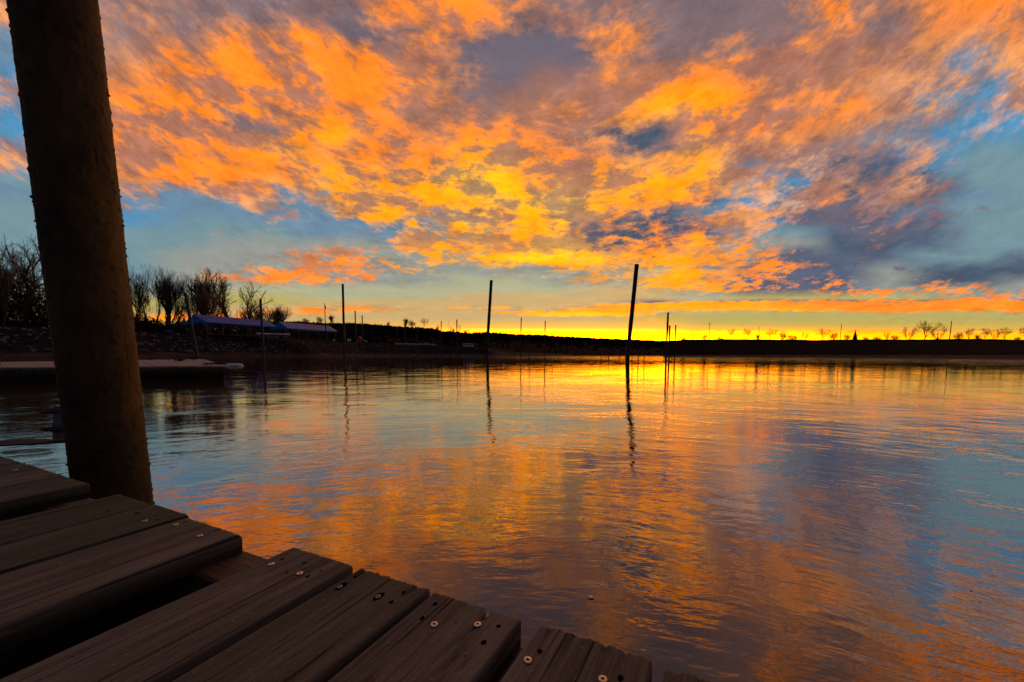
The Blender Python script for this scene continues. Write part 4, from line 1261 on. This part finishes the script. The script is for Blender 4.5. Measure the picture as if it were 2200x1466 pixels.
# dry grass tufts along the crest of the levee
mb = MB()
for _ in range(5200):
    x = 1430 + (rg.random() ** .8) * 800
    for i in range(len(LEV) - 1):
        if LEV[i][0] <= x <= LEV[i + 1][0]: break
    a, b_ = LEV[i], LEV[i + 1]; t = (x - a[0]) / (b_[0] - a[0])
    y = a[1] + (b_[1] - a[1]) * t; d = a[2] + (b_[2] - a[2]) * t
    p = at(x, y, d + rg.uniform(0, 6)); p.z = at(x, y, d).z - .1
    s_ = (rg.uniform(.2, .7) + 1.1 * max(0, mnoise.noise(Vector((x * .035, 3, 0))))) * d / 140
    w_ = s_ * .22
    mb.add([p + Vector((-w_, 0, 0)), p + Vector((w_, 0, 0)), p + Vector((rg.uniform(-.4, .4) * s_, 0, s_))], [(0, 1, 2)])
o = mb.build('levee_grass', M['levee']); o['kind'] = 'stuff'
tag(o, 'dry grass along the crest of the right levee', 'grass')

# ================================================================ pavilions
def pavilion(px_, d, L_, wd, label, ground=7.5, roof='roof'):
    org = Vector((ray(px_, 720).x * d, d, ground))
    ang = math.atan2(0.912, 0.41)                    # local +x runs away along the ridge
    t = thing('picnic_pavilion', label, 'pavilion', org, ang, 'picnic pavilions with blue gables')
    hw = wd / 2; ze, zr = 4.3, 6.75
    mb = MB()
    for sgn in (-1, 1):
        th = Vector((0, 0, .16))
        p = [Vector((-.5, sgn * (hw + .5), ze - .2)), Vector((L_ + .5, sgn * (hw + .5), ze - .2)), Vector((L_ + .5, 0, zr)), Vector((-.5, 0, zr))]
        if sgn > 0: p = [p[3], p[2], p[1], p[0]]
        mb.hexa(p + [q_ + th for q_ in p])
        for k in range(int(L_ / .6)):                # standing seams
            x = k * .6
            a, b_ = Vector((x, sgn * (hw + .48), ze - .03)), Vector((x, sgn * .02, zr + .17))
            mb.hexa([a, a + Vector((.05, 0, 0)), b_ + Vector((.05, 0, 0)), b_, a + Vector((0, 0, .05)), a + Vector((.05, 0, .05)), b_ + Vector((.05, 0, .05)), b_ + Vector((0, 0, .05))])
    mb.build('roof', M[roof], t)
    for x in (-.56, L_ + .50):                       # gable panel with an arched lower edge and knee braces
        mb = MB(); n_ = 14
        topp, lowp = [], []
        for k in range(n_ + 1):
            y = -hw - .5 + (wd + 1) * k / n_
            tz = zr - (zr - ze + .2) * abs(y) / (hw + .5) + .12
            f_ = abs(y) / (hw + .5)
            lz = ze - .35 if f_ < .70 else ze - .35 - (f_ - .70) / .30 * 1.5
            if f_ > .93: lz = ze - 1.6 + (f_ - .93) / .07 * 1.2
            topp.append((y, tz)); lowp.append((y, min(lz, tz - .1)))
        for k in range(n_):
            q_ = []
            for xx in (x, x + .06):
                q_ += [Vector((xx, lowp[k][0], lowp[k][1])), Vector((xx, lowp[k + 1][0], lowp[k + 1][1])), Vector((xx, topp[k + 1][0], topp[k + 1][1])), Vector((xx, topp[k][0], topp[k][1]))]
            mb.add(q_, [(0, 1, 2, 3), (7, 6, 5, 4), (0, 4, 5, 1), (3, 2, 6, 7)])
        mb.build('gable', M['blue_paint'], t)
    mb = MB()
    for s_ in (-1, 1): mb.box((L_ / 2, s_ * (hw + .56), ze - .25), (L_ + 1.1, .05, .35))
    mb.build('eaves_board', M['blue_paint'], t)
    np_ = max(4, int(L_ / 4))
    for k in range(np_ + 1):
        for s_ in (-1, 1):
            mb = MB(); mb.box((L_ * k / np_, s_ * hw, 2.05), (.22, .22, 4.3)); mb.box((L_ * k / np_, s_ * hw, .12), (.4, .4, .24))
            mb.build('post', M['post'], t)
    mb = MB(); mb.box((L_ / 2, 0, .06), (L_ + .4, wd + .4, .12)); mb.build('floor_slab', M['post'], t)
    return t
PA = pavilion(424, 128, 23, 12.5, 'near long pavilion with blue gable and blue metal roof', roof='roof_near')
PB2 = pavilion(603, 154, 23, 9.6, 'far pavilion with blue gable, between the near one and the power pole', 7.3)
def picnic_table(p, rz, label):
    t = thing('picnic_table', label, 'table', p, rz, 'picnic tables under the pavilions')
    mb = MB(); mb.box((0, 0, .74), (1.8, .75, .06)); mb.build('table_top', M['post'], t)
    for s_ in (-1, 1):
        mb = MB(); mb.box((0, s_ * .72, .44), (1.8, .28, .05)); mb.build('bench', M['post'], t)
        mb = MB(); mb.tube([(s_ * .6, -.7, 0), (s_ * .6, -.3, .72)], .045, 5); mb.tube([(s_ * .6, .7, 0), (s_ * .6, .3, .72)], .045, 5); mb.box((s_ * .6, 0, .4), (.08, 1.5, .08)); mb.build('leg', M['post'], t)
for T_, g, nm in ((PA, 7.5, 'near'), (PB2, 7.3, 'far')):
    for k, w_ in ((0, 'left'), (1, 'middle'), (2, 'right')):
        q_ = T_.location + Vector((0.41, 0.912, 0)) * (4 + 7 * k); q_.z = g + .12
        picnic_table(q_, math.atan2(.912, .41), 'grey picnic table under the %s pavilion, %s one of three' % (nm, w_))
# low pale building seen between the pavilions
b0 = at(575, 727, 176); b0.z = 7.4
t = thing('pale_shed', 'low pale blue shed seen between the two pavilions', 'shed', b0, math.radians(28))
mb = MB(); mb.box((2, 0, 1.3), (13, 6, 2.6)); mb.build('wall', M['pale_wall'], t)
mb = MB(); mb.hexa([Vector(p) for p in ((-5, -3.4, 2.61), (9, -3.4, 2.61), (9, 3.4, 2.61), (-5, 3.4, 2.61), (-5, -3.4, 2.75), (9, -3.4, 2.75), (9, 3.4, 3.6), (-5, 3.4, 3.6))]); mb.build('roof', M['roof'], t)
mb = MB(); mb.box((5.6, -3.04, 1.1), (1.3, .06, 2.1)); mb.build('doorway', M['window'], t)

# ================================================================ small things on the bank
def util_pole(x, yt, xb, yb, d, label, arm=True, zb=None, r_=.16, hardware=True):
    top, base = at(x, yt, d), at(xb, yb, d)
    t = thing('power_pole', label, 'power pole', base, 0, 'wooden power poles')
    mb = MB(); mb.tube([(0, 0, -.5), top - base], [r_, r_ * .7], 8); mb.build('shaft', M['util'], t)
    v_ = top - base
    if arm:
        mb = MB(); mb.box((v_.x, v_.y, v_.z * .90), (2.6, .14, .16)); a = mb.build('crossarm', M['util'], t)
        for s_ in (-1.1, 0, 1.1):
            mb = MB(); mb.tube([(v_.x + s_, v_.y, v_.z * .90 + .08), (v_.x + s_, v_.y, v_.z * .90 + .35)], .07, 6); mb.build('insulator', M['util'], a)
    elif hardware:
        mb = MB(); mb.tube([(v_.x + .3, v_.y, v_.z * .86), (v_.x + .3, v_.y, v_.z * .86 + .9)], .2, 8); mb.build('transformer', M['util'], t)
util_pole(697.5, 652, 700, 733, 150, 'wooden power pole rising in front of the far pavilion roof', False, r_=.2)
util_pole(1525, 692, 1523, 737, 300, 'levee power pole with a crossarm, furthest left', True, r_=.22)
util_pole(1631, 702, 1630, 736, 280, 'thin levee pole between two vase-shaped trees', False, r_=.2, hardware=False)
util_pole(1808, 697, 1804.5, 736, 160, 'thin levee pole left of the dark conifer', False, r_=.14, hardware=False)
util_pole(2044.5, 690, 2039.5, 734, 120, 'leaning levee pole right of the biggest spreading tree', False, r_=.13, hardware=False)

def lamp_post(x, yt, yb, d, label):
    base, top = at(x, yb, d), at(x, yt, d); h_ = top.z - base.z
    t = thing('lamp_post', label, 'lamp post', base)
    mb = MB(); mb.tube([(0, 0, 0), (0, 0, h_)], [.10, .07], 8); mb.build('pole', M['post'], t)
    mb = MB(); mb.tube([(0, 0, h_), (0, 0, h_ + .25), (0, 0, h_ + .65), (0, 0, h_ + .8)], [.15, .32, .32, .08], 10); mb.build('lamp_head', M['white'], t)
lamp_post(854.3, 706, 741, 250, 'thin lamp post with a pale round head before the wooded hill')
b0 = at(964.2, 722, 640); tp = at(964.2, 687.5, 640)
t = thing('radio_mast', 'hair-thin lattice mast on the skyline behind the slim piles', 'mast', b0)
mb = MB(); h_ = tp.z - b0.z
mb.tube([(0, 0, 0), (0, 0, h_)], .16, 4)
for k in range(10): mb.tube([(-.3, 0, h_ * k / 10), (.3, 0, h_ * (k + 1) / 10)], .06, 3)
mb.build('lattice', M['util'], t)

# white rail fence
f0, f1 = at(848, 741.0, 240), at(906, 742.5, 262)
t = thing('rail_fence', 'low white rail fence on the bank behind two pale piles', 'fence', f0)
mb_n = 15
for k in range(mb_n + 1):
    q_ = (f1 - f0) * (k / mb_n)
    mb = MB(); mb.box((q_.x, q_.y, .65), (.16, .16, 1.3)); mb.build('post', M['white'], t)
for z in (.45, 1.12):
    mb = MB(); q_ = f1 - f0
    mb.tube([(0, 0, z), (q_.x, q_.y, q_.z + z)], .13, 4); mb.build('rail', M['white'], t)

def vehicle(x, yb, d, L_, w_, h_, rz, name, label, cat, rv):
    base = at(x, yb, d)
    t = thing(name, label, cat, base, rz)
    mb = MB()
    prof = [(-L_ / 2, .5), (L_ / 2, .5), (L_ / 2, h_ * .55), (L_ / 2 - (.5 if rv else 1.1), h_ * (.62 if not rv else .98)), (L_ / 2 - (.9 if rv else 1.9), h_), (-L_ / 2 + (.1 if rv else L_ * .42), h_), (-L_ / 2 + (0 if rv else L_ * .40), h_ * (.9 if rv else .6)), (-L_ / 2, h_ * (.88 if rv else .58))]
    n_ = len(prof)
    vs = [(a, -w_ / 2, b_) for a, b_ in prof] + [(a, w_ / 2, b_) for a, b_ in prof]
    mb.add(vs, [tuple(range(n_)), tuple(range(2 * n_ - 1, n_ - 1, -1))] + [(k, k + n_, (k + 1) % n_ + n_, (k + 1) % n_) for k in range(n_)])
    mb.build('body', M['white'], t)
    if rv: wins = [(-L_ * .30, 1.5), (0.0, 1.6), (L_ * .30, 1.5)]
    else: wins = [(L_ * .12, .9)]
    for wx, ww in wins:
        mb = MB(); mb.box((wx, 0, h_ * (.68 if rv else .80)), (ww, w_ + .02, h_ * (.26 if rv else .24))); mb.build('window', M['window'], t)
    mb = MB(); mb.box((L_ / 2 - .02 if rv else L_ / 2 - 1.5, 0, h_ * (.70 if rv else .80)), (.08, w_ * .86, h_ * .3)); mb.build('windscreen', M['window'], t)
    for a in (-L_ * .30, L_ * .32):
        for s_ in (-1, 1):
            mb = MB(); mb.tube([(a, s_ * (w_ / 2 - .12), .42), (a, s_ * (w_ / 2 + .04), .42)], .42, 12); mb.build('wheel', M['tyre'], t)
vehicle(1006.5, 747.0, 285, 8.2, 2.5, 3.2, math.radians(8), 'motorhome', 'white motorhome with a dark window band parked at the end of the bank', 'motorhome', True)
vehicle(915, 742.5, 255, 5.4, 2.0, 1.8, math.radians(4), 'pickup_truck', 'white pickup truck parked right of the white rail fence', 'truck', False)
vehicle(931, 743.6, 262, 4.6, 1.9, 1.6, math.radians(4), 'parked_car', 'small pale car right of the white pickup truck', 'car', False)

# playground slide
b0 = at(773, 737.5, 200); b0.z = 7.3
t = thing('playground_slide', 'orange playground tower with a yellow slide right of the tall straight pile', 'slide', b0)
for s_ in (-.6, .6):
    for r_ in (-.5, .5):
        mb = MB(); mb.tube([(s_, r_, -.3), (s_, r_, 2.6)], .07, 6); mb.build('post', M['orange'], t)
mb = MB(); mb.box((0, 0, 1.65), (1.3, 1.1, .1)); mb.build('platform', M['orange'], t)
mb = MB(); mb.hexa([Vector(p) for p in ((-.8, -.7, 2.6), (.8, -.7, 2.6), (.8, .7, 2.6), (-.8, .7, 2.6), (-.1, -.1, 3.4), (.1, -.1, 3.4), (.1, .1, 3.4), (-.1, .1, 3.4))]); mb.build('canopy', M['orange'], t)
mb = MB(); mb.hexa([Vector(p) for p in ((.65, -.35, 1.55), (4.0, -.35, .1), (4.0, .35, .1), (.65, .35, 1.55), (.65, -.35, 1.95), (4.0, -.35, .4), (4.0, .35, .4), (.65, .35, 1.95))]); mb.build('slide_chute', M['yellow'], t)
mb = MB(); mb.hexa([Vector(p) for p in ((-1.5, -.3, -.1), (-.6, -.3, 1.6), (-.6, .3, 1.6), (-1.5, .3, -.1), (-1.6, -.3, 0), (-.7, -.3, 1.7), (-.7, .3, 1.7), (-1.6, .3, 0))]); mb.build('ladder', M['orange'], t)

def barrel(x, yb, d, label, mat, r_=.5, h_=1.1):
    b0 = at(x, yb, d)
    t = thing('barrel', label, 'barrel', b0)
    mb = MB(); mb.tube([(0, 0, 0), (0, 0, .08), (0, 0, h_ * .5), (0, 0, h_ - .05)], [r_ * .9, r_, r_ * 1.06, r_ * .9], 12); mb.build('drum', mat, t)
    mb = MB(); mb.tube([(0, 0, h_ - .04), (0, 0, h_ + .06)], [r_ * .95, r_ * .8], 12); mb.build('lid', mat, t)
barrel(747.5, 733.5, 185, 'white barrel left of the playground slide, left one of a pair', M['white'])
barrel(751.5, 733.5, 185, 'white barrel left of the playground slide, right one of a pair', M['white'])
barrel(717, 732.5, 170, 'small white barrel at the right end of the far pavilion', M['white'], .35, .6)
# blue kayak lying on the crest
b0 = at(364, 716, 118); b0.z = 7.65
mb = MB(); n_ = 12
mb.tube([(-2.2 + 4.4 * k / n_, 0, .25 + .12 * abs(k / n_ - .5) * 2) for k in range(n_ + 1)], [.02 + .36 * math.sin(math.pi * k / n_) ** .7 for k in range(n_ + 1)], 10)
o = mb.build('kayak', M['blue_plastic'], None, True); o.location = b0; o.rotation_euler = (0, 0.06, -.25)
tag(o, 'bright blue kayak lying on top of the rock bank', 'kayak')

# bits of foam drifting near the dock
def foam(x, y, s_, label, sd):
    q_ = on_z(x, y, 0.003)
    bm = bmesh.new(); bmesh.ops.create_icosphere(bm, subdivisions=2, radius=1)
    for v_ in bm.verts:
        k = 1 + .25 * mnoise.noise(v_.co * 1.7 + Vector((sd, 0, 0)))
        v_.co = Vector((v_.co.x * k * s_, v_.co.y * k * s_ * .8, v_.co.z * s_ * .16))
    me = bpy.data.meshes.new('foam'); bm.to_mesh(me); bm.free(); me.polygons.foreach_set('use_smooth', [True] * len(me.polygons))
    o = link('foam_bit', me, M['foam']); o.location = q_
    tag(o, label, 'foam bit', 'white bits floating on the water')
foam(1269, 1283, .0100, 'round white foam bit floating off the end of the dock boards', 1)
foam(2087, 1267, .0050, 'tiny white speck floating near the right picture edge', 2)
foam(897, 1241, .0022, 'tiny white speck on the water behind the split plank end', 3)
